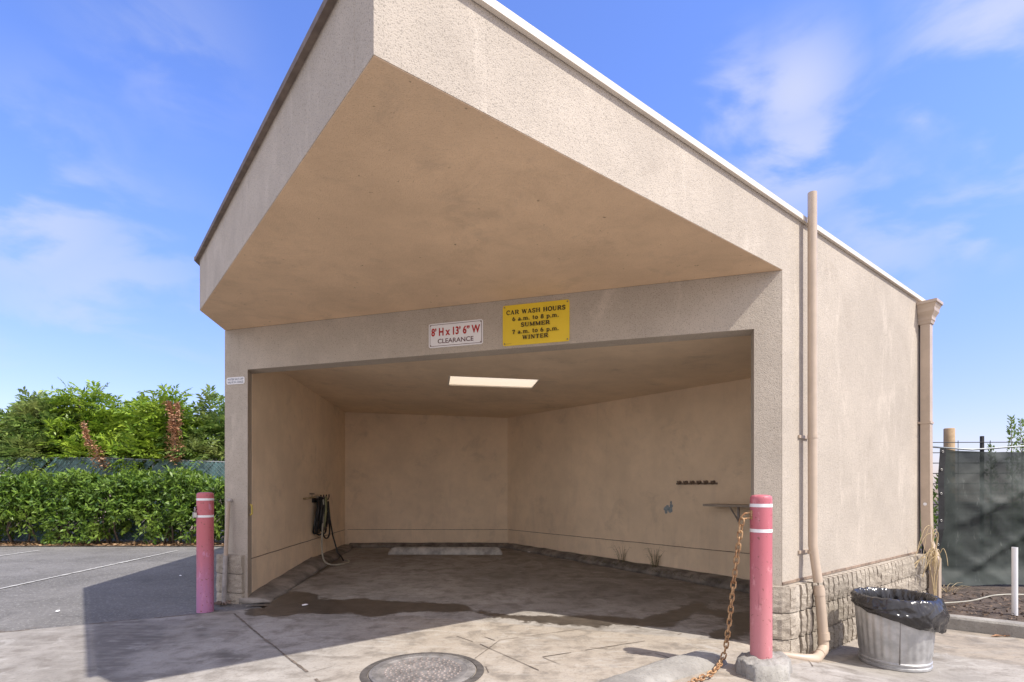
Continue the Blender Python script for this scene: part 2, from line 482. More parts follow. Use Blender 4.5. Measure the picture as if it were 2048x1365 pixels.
def bollard_paint(name, top, low, z0, z1):
    m, nt, b = mat(name)
    tc = nd(nt, 'ShaderNodeTexCoord')
    sp = nd(nt, 'ShaderNodeSeparateXYZ', {0: tc.outputs['Object']})
    v = tc.outputs['Object']
    n = noise(nt, v, 5, 5, 0.6)
    g = ramp(nt, math2(nt, 'ADD', sp.outputs[2], math2(nt, 'MULTIPLY', n, 0.25)), z0, z1)
    c = mix(nt, g, low, top)
    c = mix(nt, ramp(nt, noise(nt, coords(nt, (9, 9, 1.2)), 3, 4), 0.5, 0.75, 0, 0.3), c, tuple(min(1, x * 1.35 + 0.04) for x in top))
    c = mix(nt, ramp(nt, noise(nt, v, 45, 3, 0.6), 0.63, 0.68, 0, 0.85), c, (0.22, 0.08, 0.065))
    c = mix(nt, ramp(nt, noise(nt, coords(nt, (6, 6, 2.2)), 2.6, 5, 0.7), 0.58, 0.66, 0, 0.45), c, tuple(min(1, x * 1.15 + 0.10) for x in low))
    c = mix(nt, ramp(nt, noise(nt, coords(nt, (14, 14, 1.0)), 2.0, 4, 0.6), 0.64, 0.70, 0, 0.5), c, tuple(x * 0.6 for x in top))
    nt.links.new(c, b.inputs['Base Color'])
    b.inputs['Roughness'].default_value = 0.5
    bump(nt, b, noise(nt, v, 60, 3), 0.3, 0.002)
    return m
M['pink'] = bollard_paint('faded_red_paint', (0.46, 0.125, 0.155), (0.51, 0.20, 0.215), 0.1, 1.0)
M['magenta'] = bollard_paint('faded_magenta_paint', (0.50, 0.13, 0.15), (0.44, 0.19, 0.34), 0.15, 0.95)

# galvanised steel
m, nt, b = mat('galvanised')
v = coords(nt)
c = mix(nt, ramp(nt, noise(nt, v, 12, 4), 0.3, 0.7), (0.38, 0.38, 0.38), (0.54, 0.535, 0.53))
nt.links.new(c, b.inputs['Base Color'])
b.inputs['Metallic'].default_value = 0.6
nt.links.new(ramp(nt, noise(nt, v, 25, 4), 0.3, 0.7, 0.42, 0.6), b.inputs['Roughness'])
M['galv'] = m
# bin bag
m, nt, b = mat('black_bag')
v = coords(nt)
b.inputs['Base Color'].default_value = (0.028, 0.026, 0.027, 1)
b.inputs['Roughness'].default_value = 0.2
b.inputs['Specular IOR Level'].default_value = 0.6
bump(nt, b, noise(nt, coords(nt, (1, 1, 0.45)), 7, 2, 0.5, 1.5), 0.5, 0.03)
M['bag'] = m
# woven screen
m, nt, b = mat('green_screen_fabric')
v = coords(nt)
c = mix(nt, ramp(nt, noise(nt, v, 2.2, 5, 0.65), 0.3, 0.7), (0.018, 0.025, 0.022), (0.045, 0.056, 0.048))
c = mix(nt, ramp(nt, noise(nt, coords(nt, (3, 1, 0.8), (0, 0.6, 0)), 6, 4, 0.7), 0.6, 0.72, 0, 0.35), c, (0.2, 0.22, 0.2))
nt.links.new(c, b.inputs['Base Color'])
b.inputs['Roughness'].default_value = 0.7
tr = nd(nt, 'ShaderNodeBsdfTransparent')
tl = nd(nt, 'ShaderNodeBsdfTranslucent', {'Color': (0.03, 0.06, 0.045, 1)})
ms1 = nd(nt, 'ShaderNodeMixShader', {0: 0.15, 1: b.outputs[0], 2: tl.outputs[0]})
ms = nd(nt, 'ShaderNodeMixShader', {0: 0.06, 1: ms1.outputs[0], 2: tr.outputs[0]})
nt.links.new(ms.outputs[0], nt.nodes['Material Output'].inputs[0])
M['screen'] = m
# skylight diffuser
m, nt, b = mat('acrylic_diffuser')
tl = nd(nt, 'ShaderNodeBsdfTranslucent', {'Color': (0.86, 0.80, 0.72, 1)})
df = nd(nt, 'ShaderNodeBsdfDiffuse', {'Color': (0.8, 0.78, 0.74, 1)})
ms = nd(nt, 'ShaderNodeMixShader', {0: 0.15, 1: tl.outputs[0], 2: df.outputs[0]})
nt.links.new(ms.outputs[0], nt.nodes['Material Output'].inputs[0])
M['diffuser'] = m

def leafmat(name, a, bcol, c3, transl=0.35, rough=0.42):
    m, nt, b = mat(name)
    g = nd(nt, 'ShaderNodeNewGeometry')
    r = g.outputs['Random Per Island']
    c = mix(nt, r, a, bcol)
    c = mix(nt, ramp(nt, noise(nt, coords(nt), 1.6, 3), 0.45, 0.7, 0, 0.7), c, c3)
    nt.links.new(c, b.inputs['Base Color'])
    b.inputs['Roughness'].default_value = rough
    b.inputs['Specular IOR Level'].default_value = 0.4
    tl = nd(nt, 'ShaderNodeBsdfTranslucent', {'Color': c})
    ms = nd(nt, 'ShaderNodeMixShader', {0: transl, 1: b.outputs[0], 2: tl.outputs[0]})
    nt.links.new(ms.outputs[0], nt.nodes['Material Output'].inputs[0])
    return m
M['leaf_hedge'] = leafmat('hedge_leaf', (0.04, 0.10, 0.016), (0.21, 0.33, 0.045), (0.27, 0.37, 0.06))
M['leaf_tree'] = leafmat('tree_leaf', (0.07, 0.15, 0.015), (0.32, 0.45, 0.045), (0.42, 0.53, 0.06), 0.33)
M['leaf_dark'] = leafmat('tree_leaf_dull', (0.05, 0.12, 0.025), (0.26, 0.36, 0.08), (0.35, 0.37, 0.12), 0.33)
M['leaf_dead'] = leafmat('dead_leaf', (0.34, 0.17, 0.09), (0.58, 0.34, 0.20), (0.46, 0.24, 0.14), 0.25)
M['leaf_willow'] = leafmat('feathery_leaf', (0.14, 0.23, 0.04), (0.27, 0.37, 0.08), (0.32, 0.40, 0.11), 0.4)
M['litter'] = leafmat('litter_leaf', (0.25, 0.14, 0.07), (0.42, 0.28, 0.16), (0.2, 0.12, 0.07), 0.1)

M['mulch'] = leafmat('mulch_leaf', (0.05, 0.035, 0.025), (0.22, 0.15, 0.10), (0.09, 0.06, 0.045), 0.05, 0.8)

# ------------------------------------------------------------------ plan of the place
A = Vector((0.7839, 0.6209))          # along the sunlit side wall, going back to the right
NA = Vector((0.6209, -0.7839))        # out of the sunlit side wall
Bv = -NA                              # along the roof's left edge, going back
C = Vector((2.07, 4.144))             # front right corner of the building
FL = Vector((-3.046, 5.741))          # front left corner
Fd = (FL - C).normalized()            # along the front wall, right to left
Fn = Vector((-0.29798, -0.95457))     # out of the front wall
Cd = Vector((-0.158, 0.9874))         # along the outer left wall, going back
PC = Vector((-0.525, 2.073))          # roof corner nearest the camera
PL = Vector((-2.94, 5.094))           # roof's left corner
ZS, ZT = 2.877, 3.352                  # soffit and roof edge
def V3(p, z): return Vector((p[0], p[1], z))
def along(a, u=0.0): return C + A * a + NA * u          # plan point by distance along / out of the side wall
def front(s, u=0.0): return C + Fd * s + Fn * u
def wall_left(y, off=0.0): return Vector((-2.81 - 0.0554 * (y - 5.69) + off, y))
BR = Vector((-0.08, 9.84)); BL = wall_left(9.84)
def wall_right(q, off=0.0):                            # inner right wall, q metres from its back end; off goes into the room
    return BR - Bv * q - A * off

def sstep(a, b, x):
    t = max(0.0, min(1.0, (x - a) / (b - a)))
    return t * t * (3 - 2 * t)
def ground_z(x, y):
    r = Vector((x, y)) - C
    a, u = r.dot(A), r.dot(NA)
    z = -0.16 * sstep(-0.5, 0.6, a) * sstep(-0.25, 0.0, u)
    if x > -3.3: z += 0.128 * max(0.0, min(1.05, (y - 5.2) / 4.6)) * sstep(0.0, -0.3, u)
    return z
def gpt(px, py, lift=0.0):
    """point of the ground seen at a photo pixel"""
    z = 0.0
    for _ in range(6):
        y = (CH - z) * FPX / (py - PY0)
        x = (px - PX0) / FPX * y
        z = ground_z(x, y)
    return Vector((x, y, z + lift))
def on_front(px, py, u=0.0):
    r = (px - PX0) / FPX
    o = C + Fn * u
    s = (r * o.y - o.x) / (Fd.x - r * Fd.y)
    p = o + Fd * s
    return Vector((p.x, p.y, CH + (PY0 - py) / FPX * p.y))

# ------------------------------------------------------------------ ground
def sheet(name, poly, z, mt):
    n = len(poly)
    ar = sum(poly[i][0] * poly[(i + 1) % n][1] - poly[(i + 1) % n][0] * poly[i][1] for i in range(n))
    if ar < 0: poly = poly[::-1]
    o = MB().add([(p[0], p[1], z) for p in poly], [tuple(range(n))]).build(name, mt)
    return tag(o, kind='structure')

sheet('ground', [(-600, -600), (600, -600), (600, 600), (-600, 600)], -0.30, M['soil'])
AP0, APd = Vector((-2.98, 5.17)), Vector((1.29, 0.66)).normalized()    # edge between asphalt and concrete
e0, e1 = AP0 - APd * 42, AP0 + APd * 0.5
sheet('asphalt_lot', [e0, e1, (-2.6, 11.12), (-45, 11.12), (-45, e0.y)], -0.006, M['asphalt'])
sheet('planting_bed', [(-45, 11.1), (-2.6, 11.05), (-2.6, 40), (-45, 40)], 0.012, M['soil'])
sheet('dirt_bed', [(3.86, 5.62), (7.4, 2.82), (40, 2.8), (40, 60), (0, 60), (0, 10.3), (3.4, 7.6), (4.4, 6.35)], -0.055, M['dirt'])

def in_poly(X, Y, poly):
    ins = np.zeros(X.shape, bool)
    n = len(poly)
    j = n - 1
    for i in range(n):
        xi, yi = poly[i][0], poly[i][1]; xj, yj = poly[j][0], poly[j][1]
        cnd = ((yi > Y) != (yj > Y)) & (X < (xj - xi) * (Y - yi) / (yj - yi + 1e-12) + xi)
        ins ^= cnd
        j = i
    return ins
def sdist(X, Y, poly):
    d = np.full(X.shape, 1e9)
    n = len(poly)
    for i in range(n):
        x0, y0 = poly[i][0], poly[i][1]; x1, y1 = poly[(i + 1) % n][0], poly[(i + 1) % n][1]
        dx, dy = x1 - x0, y1 - y0
        t = np.clip(((X - x0) * dx + (Y - y0) * dy) / (dx * dx + dy * dy + 1e-12), 0, 1)
        d = np.minimum(d, np.hypot(X - x0 - t * dx, Y - y0 - t * dy))
    return np.where(in_poly(X, Y, poly), d, -d)

def pix_poly(pts, ox, oy, s):
    return [gpt(ox + x / s, oy + y / s) for x, y in pts]
WET = [
    pix_poly([(0, 90), (130, 130), (330, 122), (520, 135), (700, 143), (800, 150), (900, 182), (1100, 210), (1300, 212), (1500, 208), (1650, 218), (1750, 222), (1850, 200), (1950, 165), (2048, 150), (2048, 190), (1950, 230), (1890, 268), (1750, 264), (1620, 255), (1500, 264), (1300, 256), (1100, 226), (1000, 214), (860, 190), (700, 192), (550, 188), (380, 218), (260, 198), (0, 195)], 600, 1150, 2.56),
    pix_poly([(560, 1215), (700, 1180), (870, 1090), (1000, 1000), (1060, 930), (1180, 850), (1330, 780), (1400, 830), (1260, 885), (1150, 950), (1050, 1010), (950, 1060), (880, 1100), (1010, 1108), (1140, 1130), (1200, 1170), (1400, 1190), (1820, 1190), (1820, 1290), (1640, 1325), (1400, 1300), (1100, 1312), (800, 1332), (480, 1325)], 380, 940, 4.55),
    pix_poly([(80, 270), (300, 222), (560, 130), (650, 145), (700, 190), (860, 210), (1060, 235), (1300, 200), (1300, 380), (1060, 380), (940, 480), (870, 500), (630, 440), (850, 380), (880, 330), (830, 280), (600, 212), (450, 218), (300, 260), (230, 352), (180, 330)], 1280, 1180, 4.876),
]
DAMP = [
    pix_poly([(420, 1110), (640, 1088), (760, 1140), (690, 1200), (570, 1250), (500, 1365), (400, 1345), (395, 1200)], 0, 740, 2.185),
    pix_poly([(830, 1135), (940, 1112), (905, 1170), (850, 1170)], 0, 740, 2.185),
    pix_poly([(900, 1245), (1010, 1212), (1055, 1262), (960, 1300)], 0, 740, 2.185),
]
GUTTER = [gpt(1130 / 4.474 + 1620, 900 / 4.474 + 1060), gpt(2300, 1262), gpt(2300, 1360), gpt(2048, 1332), gpt(1860, 1304), gpt(1700, 1275)]

def concrete_field():
    xs = np.concatenate([np.arange(-45, -4.8, 1.2), np.arange(-4.8, 5.4, 0.025), np.arange(5.4, 24, 1.0)])
    ys = np.concatenate([np.arange(-24, 2.55, 0.9), np.arange(2.55, 6.2, 0.025), np.arange(6.2, 10.3, 0.05)])
    X, Y = np.meshgrid(xs, ys)
    ny, nx = X.shape
    rx, ry = X - C.x, Y - C.y
    a, u = rx * A.x + ry * A.y, rx * NA.x + ry * NA.y
    ss = lambda lo, hi, t: (lambda k: k * k * (3 - 2 * k))(np.clip((t - lo) / (hi - lo), 0, 1))
    Z = -0.16 * ss(-0.5, 0.6, a) * ss(-0.25, 0.0, u) + 0.128 * np.clip((Y - 5.2) / 4.6, 0, 1.05) * ss(0.0, -0.3, -u * 0 + u) * 0
    Z = Z + 0.128 * np.clip((Y - 5.2) / 4.6, 0, 1.05) * (1 - ss(-0.3, 0.0, u))
    wet = np.full(X.shape, -1.0)
    for p in WET: wet = np.maximum(wet, sdist(X, Y, p))
    wet = np.clip(0.5 + wet / 0.34, 0, 1)
    # damp strip at the foot of the left kerb
    gri_shade = np.zeros(X.shape)
    for p in DAMP: gri_shade = np.maximum(gri_shade, np.clip(0.5 + sdist(X, Y, p) / 0.12, 0, 1))
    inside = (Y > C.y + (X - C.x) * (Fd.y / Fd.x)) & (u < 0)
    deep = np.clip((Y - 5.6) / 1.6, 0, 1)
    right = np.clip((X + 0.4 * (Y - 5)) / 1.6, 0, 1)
    gri_shade = np.maximum(gri_shade, np.where(inside, 0.0 + 0.18 * deep + 0.52 * right * np.clip((Y - 4.9) / 0.8, 0, 1), 0))  # bay floor: real dirt, with the room's shade painted into the same mask
    left_out = np.clip((-1.6 - X) / 1.2, 0, 1) * (~inside)
    gri_shade = np.maximum(gri_shade, 0.30 * left_out)
    tanm = np.clip((X + 1.5) / 0.8, 0, 1) * np.where(inside, 0.15, 0.8)
    tanm = np.where(u > 0.25, 0.1, tanm)
    g2 = np.clip(0.5 + sdist(X, Y, GUTTER) / 0.08, 0, 1)
    tanm = np.maximum(tanm, g2)
    gri_shade = np.maximum(gri_shade, g2 * 0.42)
    idx = np.arange(nx * ny).reshape(ny, nx)
    cx = (X[:-1, :-1] + X[1:, 1:]) / 2; cy = (Y[:-1, :-1] + Y[1:, 1:]) / 2
    # keep: in front of the asphalt edge, or inside the bay
    side = (cx - AP0.x) * (-APd.y) + (cy - AP0.y) * APd.x          # > 0: asphalt side
    room = in_poly(cx, cy, [front(5.25, -0.02), front(0.05, -0.02), along(2.1, -0.08), BR + A * 0.1 + Vector((0.05, 0.1)), BL + Vector((-0.1, 0.1)), wall_left(5.9, -0.12)])
    rxc, ryc = cx - C.x, cy - C.y
    ac, uc = rxc * A.x + ryc * A.y, rxc * NA.x + ryc * NA.y
    infr = cy < C.y + (cx - C.x) * (Fd.y / Fd.x) + 0.15
    yard = (uc > -0.12) & (cy < 5.62 - (cx - 3.86) * 0.79)
    keep = room | ((side < 0.15) & infr & (cx < 2.3)) | (yard & (cx > 1.9)) | ((cx <= 2.3) & (cy < 3.5) & (side < 0.15))
    k = np.argwhere(keep)
    faces = np.stack([idx[k[:, 0], k[:, 1]], idx[k[:, 0], k[:, 1] + 1], idx[k[:, 0] + 1, k[:, 1] + 1], idx[k[:, 0] + 1, k[:, 1]]], 1)
    used, inv = np.unique(faces, return_inverse=True)
    faces = inv.reshape(faces.shape)
    co = np.stack([X.ravel()[used], Y.ravel()[used], Z.ravel()[used]], 1)
    me = bpy.data.meshes.new('concrete_apron')
    me.from_pydata(co.tolist(), [], faces.tolist())
    for nm, arr in (('wet', wet), ('grime_shade', gri_shade), ('tan', tanm)):
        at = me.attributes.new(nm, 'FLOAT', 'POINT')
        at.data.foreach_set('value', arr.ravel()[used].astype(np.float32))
    bm = bmesh.new(); bm.from_mesh(me)
    # straight edge against the asphalt (only in front of the building)
    geom = [f for f in bm.faces if f.calc_center_median().y < 5.45 and f.calc_center_median().x < -2.5 or f.calc_center_median().x < -4.0]
    gs = set(geom)
    ge = set(e for f in geom for e in f.edges); gv = set(vv for f in geom for vv in f.verts)
    bmesh.ops.bisect_plane(bm, geom=list(gs) + list(ge) + list(gv), plane_co=V3(AP0, 0), plane_no=Vector((-APd.y, APd.x, 0)), clear_outer=True)
    bm.to_mesh(me); bm.free()
    me.polygons.foreach_set('use_smooth', [True] * len(me.polygons))
    o = bpy.data.objects.new('concrete_apron', me)
    COL.objects.link(o)
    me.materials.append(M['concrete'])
    tag(o, kind='structure')
concrete_field()

def ribbon(name, pts, w, mt, lift=0.004, jit=0.25, kind='structure', step=0.04):
    """thin wandering strip laid on the ground through plan points"""
    path = []
    for i in range(len(pts) - 1):
        p, q = Vector(pts[i][:2]), Vector(pts[i + 1][:2])
        n = max(1, int((q - p).length / step))
        for k in range(n): path.append(p.lerp(q, k / n))
    path.append(Vector(pts[-1][:2]))
    mb = MB()
    L, R = [], []
    for i, p in enumerate(path):
        t = (path[min(i + 1, len(path) - 1)] - path[max(i - 1, 0)]).normalized()
        nn = Vector((-t.y, t.x))
        c = p + nn * w * jit * mnoise.noise(V3(p * 4, 3.1))
        ww = w * (0.35 + 0.9 * abs(mnoise.noise(V3(p * 9, 7.7)))) * 0.5
        z = ground_z(p.x, p.y) + lift
        L.append((c.x + nn.x * ww, c.y + nn.y * ww, z)); R.append((c.x - nn.x * ww, c.y - nn.y * ww, z))
    n = len(path)
    gap = 0.22 if mt is M['joint'] else 9
    mb.add(R + L, [(i, i + 1, n + i + 1, n + i) for i in range(n - 1) if mnoise.noise(V3(path[i] * 5.5, w * 90)) > -gap])
    return tag(mb.build(name, mt), kind=kind)

J = M['joint']
ribbon('pavement_joint', [gpt(468, 1228), gpt(520, 1272), gpt(640, 1366), gpt(760, 1480)], 0.028, J)
ribbon('pavement_joint', [gpt(950, 1318), gpt(1000, 1281), gpt(1175, 1257)], 0.010, J)
ribbon('pavement_joint', [gpt(913, 1273), gpt(960, 1289), gpt(1078, 1342)], 0.012, J)
ribbon('pavement_joint', [gpt(1085, 1315), gpt(1180, 1300), gpt(1290, 1283)], 0.013, J)
ribbon('pavement_joint', [gpt(955, 1270), gpt(990, 1282)], 0.012, J)
ribbon('pavement_joint', [gpt(1086, 1316), gpt(1130, 1334)], 0.010, J)
ribbon('pavement_joint', [gpt(1296, 1252), gpt(1380, 1238)], 0.012, J)
ribbon('pavement_joint', [gpt(1356, 1270), gpt(1385, 1264)], 0.012, J)
ribbon('pavement_joint', [gpt(1310, 1308), gpt(1355, 1322)], 0.014, J)
ribbon('pavement_joint', [gpt(1180, 1296), gpt(1215, 1299)], 0.009, J)
ribbon('pavement_joint', [gpt(625, 1345), gpt(690, 1327), gpt(735, 1320)], 0.007, J)
ribbon('pavement_joint', [gpt(970, 1330), gpt(985, 1365), gpt(960, 1400)], 0.010, J)
ribbon('pavement_joint', [gpt(1612, 1316), gpt(1626, 1334)], 0.010, J)
for s0 in (-9.0, -4.6):
    q = AP0 + APd * s0
    ribbon('pavement_joint', [q, q - Bv * 0 + NA * 0.9 * 3], 0.014, J, step=0.2)
# crumbling seam along the asphalt edge and worn parking lines
ribbon('asphalt_seam', [AP0 + APd * (-9), AP0 + APd * (-0.05)], 0.05, J, 0.002, 0.5)
ribbon('asphalt_seam', [AP0 + APd * (-6) + Vector((-0.05, 0.11)), AP0 + APd * (-1.2) + Vector((-0.02, 0.06))], 0.022, J, 0.003, 1.2)
LN = [(-6.35, 3.4), (-6.1, 6.45), (-6.4, 10.2), (-6.45, 10.7)]
ribbon('parking_line', [(-6.10, 5.2), (-6.10, 6.45), (-6.4, 10.35)], 0.085, M['line'], 0.003, 0.05)
ribbon('parking_line', [(-8.9, 5.6), (-9.05, 10.35)], 0.10, M['line'], 0.003, 0.05)
ribbon('parking_line', [(-11.8, 5.2), (-11.9, 10.35)], 0.10, M['line'], 0.003, 0.05)

# ------------------------------------------------------------------ kerbs
def loft(sections):
    mb = MB()
    n = len(sections[0])
    vs = [p for s in sections for p in s]
    fs = []
    for i in range(len(sections) - 1):
        for k in range(n - 1):
            fs.append((i * n + k, i * n + k + 1, (i + 1) * n + k + 1, (i + 1) * n + k))
    fs.append(tuple(range(n - 1, -1, -1))); fs.append(tuple((len(sections) - 1) * n + k for k in range(n)))
    return mb.add(vs, fs)

def kerb_run(name, p0, p1, inward, w, h, mt, steps=60, wob=0.03, taper=None):
    """wedge-shaped kerb against a wall from p0 to p1 (plan), inward = plan unit vector into the room"""
    secs = []
    for i in range(steps + 1):
        t = i / steps
        p = p0.lerp(p1, t)
        ww = (w[0] * (1 - t) + w[1] * t) + wob * mnoise.noise(V3(p * 2.5, 1.0))
        hh = (h[0] * (1 - t) + h[1] * t) + wob * 0.35 * mnoise.noise(V3(p * 3.5, 5.0))
        z = ground_z(p.x, p.y)
        o = p - inward * 0.03
        row = []
        for f, g in ((0.0, 1.0), (0.35, 0.97), (0.68, 0.80), (0.9, 0.42), (1.0, -0.02)):
            q = o + inward * (ww + 0.03) * f + inward * 0.01 * mnoise.noise(V3(p * 7, f * 3))
            row.append((q.x, q.y, z + hh * g))
        row.append((o.x, o.y, z - 0.02))
        secs.append(row)
    # make the outside face point up into the room
    a = Vector(secs[0][1]) - Vector(secs[0][0]); b_ = Vector(secs[1][0]) - Vector(secs[0][0])
    if a.cross(b_).z < 0: pass
    else: secs.reverse()
    o = loft(secs).build(name, mt, smooth=True)
    return tag(o, kind='structure')
Lin = Vector((0.9985, 0.0553))
kerb_run('kerb', wall_left(5.62), wall_left(7.9), Lin, (0.30, 0.26), (0.045, 0.115), M['kerb_mid'], 70)
kerb_run('kerb', wall_left(7.92), wall_left(9.8), Lin, (0.25, 0.2), (0.10, 0.05), M['kerb_dark'], 40)
kerb_run('kerb', BL + Vector((0.1, 0)), BR + Vector((0.05, 0)), Vector((0, -1)), (0.15, 0.15), (0.075, 0.075), M['kerb_dark'], 40, 0.02)
kerb_run('kerb', wall_right(0.02), wall_right(5.45), -A, (0.16, 0.22), (0.075, 0.12), M['kerb_dark'], 100, 0.035)

# rolled kerb running towards the camera from the bollard's footing
secs = []
k0, k1 = Vector((1.47, 3.86)), Vector((0.30, 2.93))
kd = (k1 - k0).normalized(); kn = Vector((-kd.y, kd.x))
for i in range(61):
    t = i / 60
    p = k0.lerp(k1, t)
    p = p + kn * (-0.05 * math.sin(t * 3))
    hh = 0.048 * min(1, 0.35 + t * 12) * (1 - 0.2 * t) + 0.012 * mnoise.noise(V3(p * 2.2, 8)) + 0.006 * mnoise.noise(V3(p * 5, 0))
    ww = 0.15 * min(1, 0.5 + t * 8) + 0.012 * mnoise.noise(V3(p * 3, 4))
    row = []
    for f in (-1.0, -0.82, -0.5, -0.15, 0.2, 0.55, 0.85, 1.0):
        q = p + kn * ww * f
        row.append((q.x, q.y, ground_z(q.x, q.y) - 0.012 + (hh + 0.012) * max(0, 1 - abs(f) ** 3.4) ** 0.8 + 0.004 * mnoise.noise(V3(q * 16, 2))))
    secs.append(row)
if (Vector(secs[0][1]) - Vector(secs[0][0])).cross(Vector(secs[1][0]) - Vector(secs[0][0])).z > 0: secs.reverse()
tag(loft(secs).build('kerb', M['kerb'], smooth=True), kind='structure')

# straight kerb in front of the dirt bed
kp0, kp1 = Vector((3.93, 5.45)), Vector((7.6, 2.55))
kd2 = (kp1 - kp0).normalized(); kb = Vector((-kd2.y, kd2.x))
if kb.y < 0: kb = -kb
secs = []
for i in range(71):
    p = kp0.lerp(kp1, i / 70)
    row = []
    for d, z in ((0.0, -0.22), (0.0, -0.055), (0.012, -0.037), (0.13, -0.034), (0.14, -0.055), (0.14, -0.22)):
        q = p + kb * (d + 0.004 * mnoise.noise(V3(p * 9, z * 40)))
        row.append((q.x, q.y, z + 0.004 * mnoise.noise(V3(p * 6, d * 30))))
    secs.append(row)
if (Vector(secs[0][1]) - Vector(secs[0][0])).cross(Vector(secs[1][0]) - Vector(secs[0][0])).dot(V3(-kb, 0.2)) < 0: secs.reverse()
tag(loft(secs).build('kerb', M['kerb'], smooth=False), kind='structure')

# ------------------------------------------------------------------ the car wash building
bld = thing('car_wash_bay', 'beige stucco car wash bay with deep overhanging flat roof and open front', 'building', V3(C, 0))
A3, NA3, Fd3, Fn3 = V3(A, 0), V3(NA, 0), V3(Fd, 0), V3(Fn, 0)
TH = 0.19
PC = C + A * (PC - C).dot(A)
aP = (PC - C).dot(A)                                   # roof corner along the side wall line
AE = 3.36                                              # far end of the side wall
ZB = -0.25
# side wall and its fascia, one L-shaped slab
MB().slab([V3(along(aP), ZS), V3(along(0), ZS), V3(along(0), ZB), V3(along(AE), ZB), V3(along(AE), ZT), V3(along(aP), ZT)], -NA3 * TH).build('side_wall', M['stucco'], bld)
# front wall: two piers and header round the opening
sO0, sO1, zO = 0.199, 5.061, 2.44
sL = (FL - C).length
Fo = 0.002
def fz(s, z): return V3(front(s, Fo), z)
fw = MB()
fw.slab([fz(0.004, -0.1), fz(sO0, -0.1), fz(sO0, zO), fz(sL, zO), fz(sL, ZS - 0.006), fz(0.004, ZS - 0.006)], -Fn3 * TH)
fw.prism([front(sO1 - .001, Fo), front(sL, Fo), front(sL, -TH), wall_left(5.86)], -0.1, zO)
fw.build('front_wall', M['stucco'], bld)
# left fascia
Bl = (PL - PC).normalized()
Bn = Vector((-Bl.y, Bl.x))
if Bn.x > 0: Bn = -Bn                                  # outwards (left)
MB().slab([V3(PC + Bl * TH, ZS), V3(PL, ZS), V3(PL, ZT), V3(PC + Bl * TH, ZT)], V3(-Bn * 0.16, 0)).build('fascia', M['stucco'], bld)
# outer left wall with its band above the soffit line
LE = FL + Cd * 4.6
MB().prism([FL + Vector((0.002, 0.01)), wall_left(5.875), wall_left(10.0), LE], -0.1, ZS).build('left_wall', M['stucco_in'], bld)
PLb = PL + Cd * 5.3
MB().slab([V3(PL, ZS + 0.001), V3(PLb, ZS + 0.001), V3(PLb, ZT), V3(PL, ZT)], (0.16, 0.02, 0)).build('fascia', M['stucco'], bld)
# back walls
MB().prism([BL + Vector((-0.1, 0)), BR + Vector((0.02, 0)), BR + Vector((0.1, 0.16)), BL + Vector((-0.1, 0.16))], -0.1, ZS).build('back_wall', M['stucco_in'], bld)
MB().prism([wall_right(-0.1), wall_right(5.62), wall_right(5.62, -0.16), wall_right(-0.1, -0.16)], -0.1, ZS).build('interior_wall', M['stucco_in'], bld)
rear0 = along(AE, -0.03); rear1 = rear0 + Bv * 5.2
MB().prism([rear0, rear1, rear1 - A * 0.19, rear0 - A * 0.19], ZB, ZT - 0.002).build('rear_wall', M['stucco'], bld)
# soffit over the apron
i0 = along(aP + 0.17, -0.02)
soff = [PC + (A + Bl) * 0.003, along(0.0, -0.003), FL + Vector((0.004, -0.002)), PL + Vector((0.004, 0.002))]
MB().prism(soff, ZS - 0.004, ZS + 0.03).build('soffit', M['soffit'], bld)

# skylight opening: the ceiling plane falls gently towards the side wall
def ceil_z(p): return CH + 1.262 + 0.045 * (-(Vector((p[0], p[1])) - BR).dot(A))
def on_ceil(px, py):
    d = Vector(((px - PX0) / FPX, 1.0, (PY0 - py) / FPX))
    y = 6.0
    for _ in range(20): y = (ceil_z((d.x * y, y)) - CH) / d.z
    return Vector((d.x * y, y, ceil_z((d.x * y, y))))
sk = [on_ceil(897.5, 752), on_ceil(1081, 759.5), on_ceil(1066, 777), on_ceil(895, 771)]
ZR0, ZR1 = ZT - 0.05, ZT - 0.01
shift = Vector((-SHV.x / -SHV.z * 1.0, -SHV.y / -SHV.z * 1.0))          # plan shift towards the sun per metre of height
def up_to(p, z): return Vector((p.x + shift.x * (z - p.z), p.y + shift.y * (z - p.z), z))
def holed(name, outer, hole, thick, mt, parent):
    bm = bmesh.new()
    def ring(pts):
        vs = [bm.verts.new(p) for p in pts]
        return [bm.edges.new((vs[i], vs[(i + 1) % len(vs)])) for i in range(len(vs))]
    es = ring(outer) + ring(hole)
    bmesh.ops.triangle_fill(bm, edges=es, use_beauty=True)
    r = bmesh.ops.extrude_face_region(bm, geom=bm.faces[:])
    for g in r['geom']:
        if isinstance(g, bmesh.types.BMVert): g.co.z += thick
    bmesh.ops.recalc_face_normals(bm, faces=bm.faces)
    off = wloc(parent)
    for vv in bm.verts: vv.co -= off
    me = bpy.data.meshes.new(name); bm.to_mesh(me); bm.free()
    o = bpy.data.objects.new(name, me); COL.objects.link(o); o.parent = parent
    me.materials.append(mt)
    return o
cp = [wall_left(5.72, -0.05), front(4.9, -0.1), front(0.15, -0.1), along(1.85, -0.1), BR + Vector((0.08, 0.08)), BL + Vector((-0.05, 0.08))]
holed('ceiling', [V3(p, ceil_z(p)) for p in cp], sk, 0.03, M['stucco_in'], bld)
rp = [PC + (A + Bl) * 0.05, along(AE - 0.05, -0.05), rear1 + Vector((0, 0.1)), PLb + Vector((0.05, 0)), PL + Vector((0.06, 0.02))]
holed('roof_deck', [V3(p, ZR0) for p in rp], [up_to(p, ZR0) for p in sk], ZR1 - ZR0, M['roofing'], bld)
shaft = MB()  # unseen shaft, slanted on purpose so direct sun reaches the diffuser
cs = sum(sk, Vector()) / 4
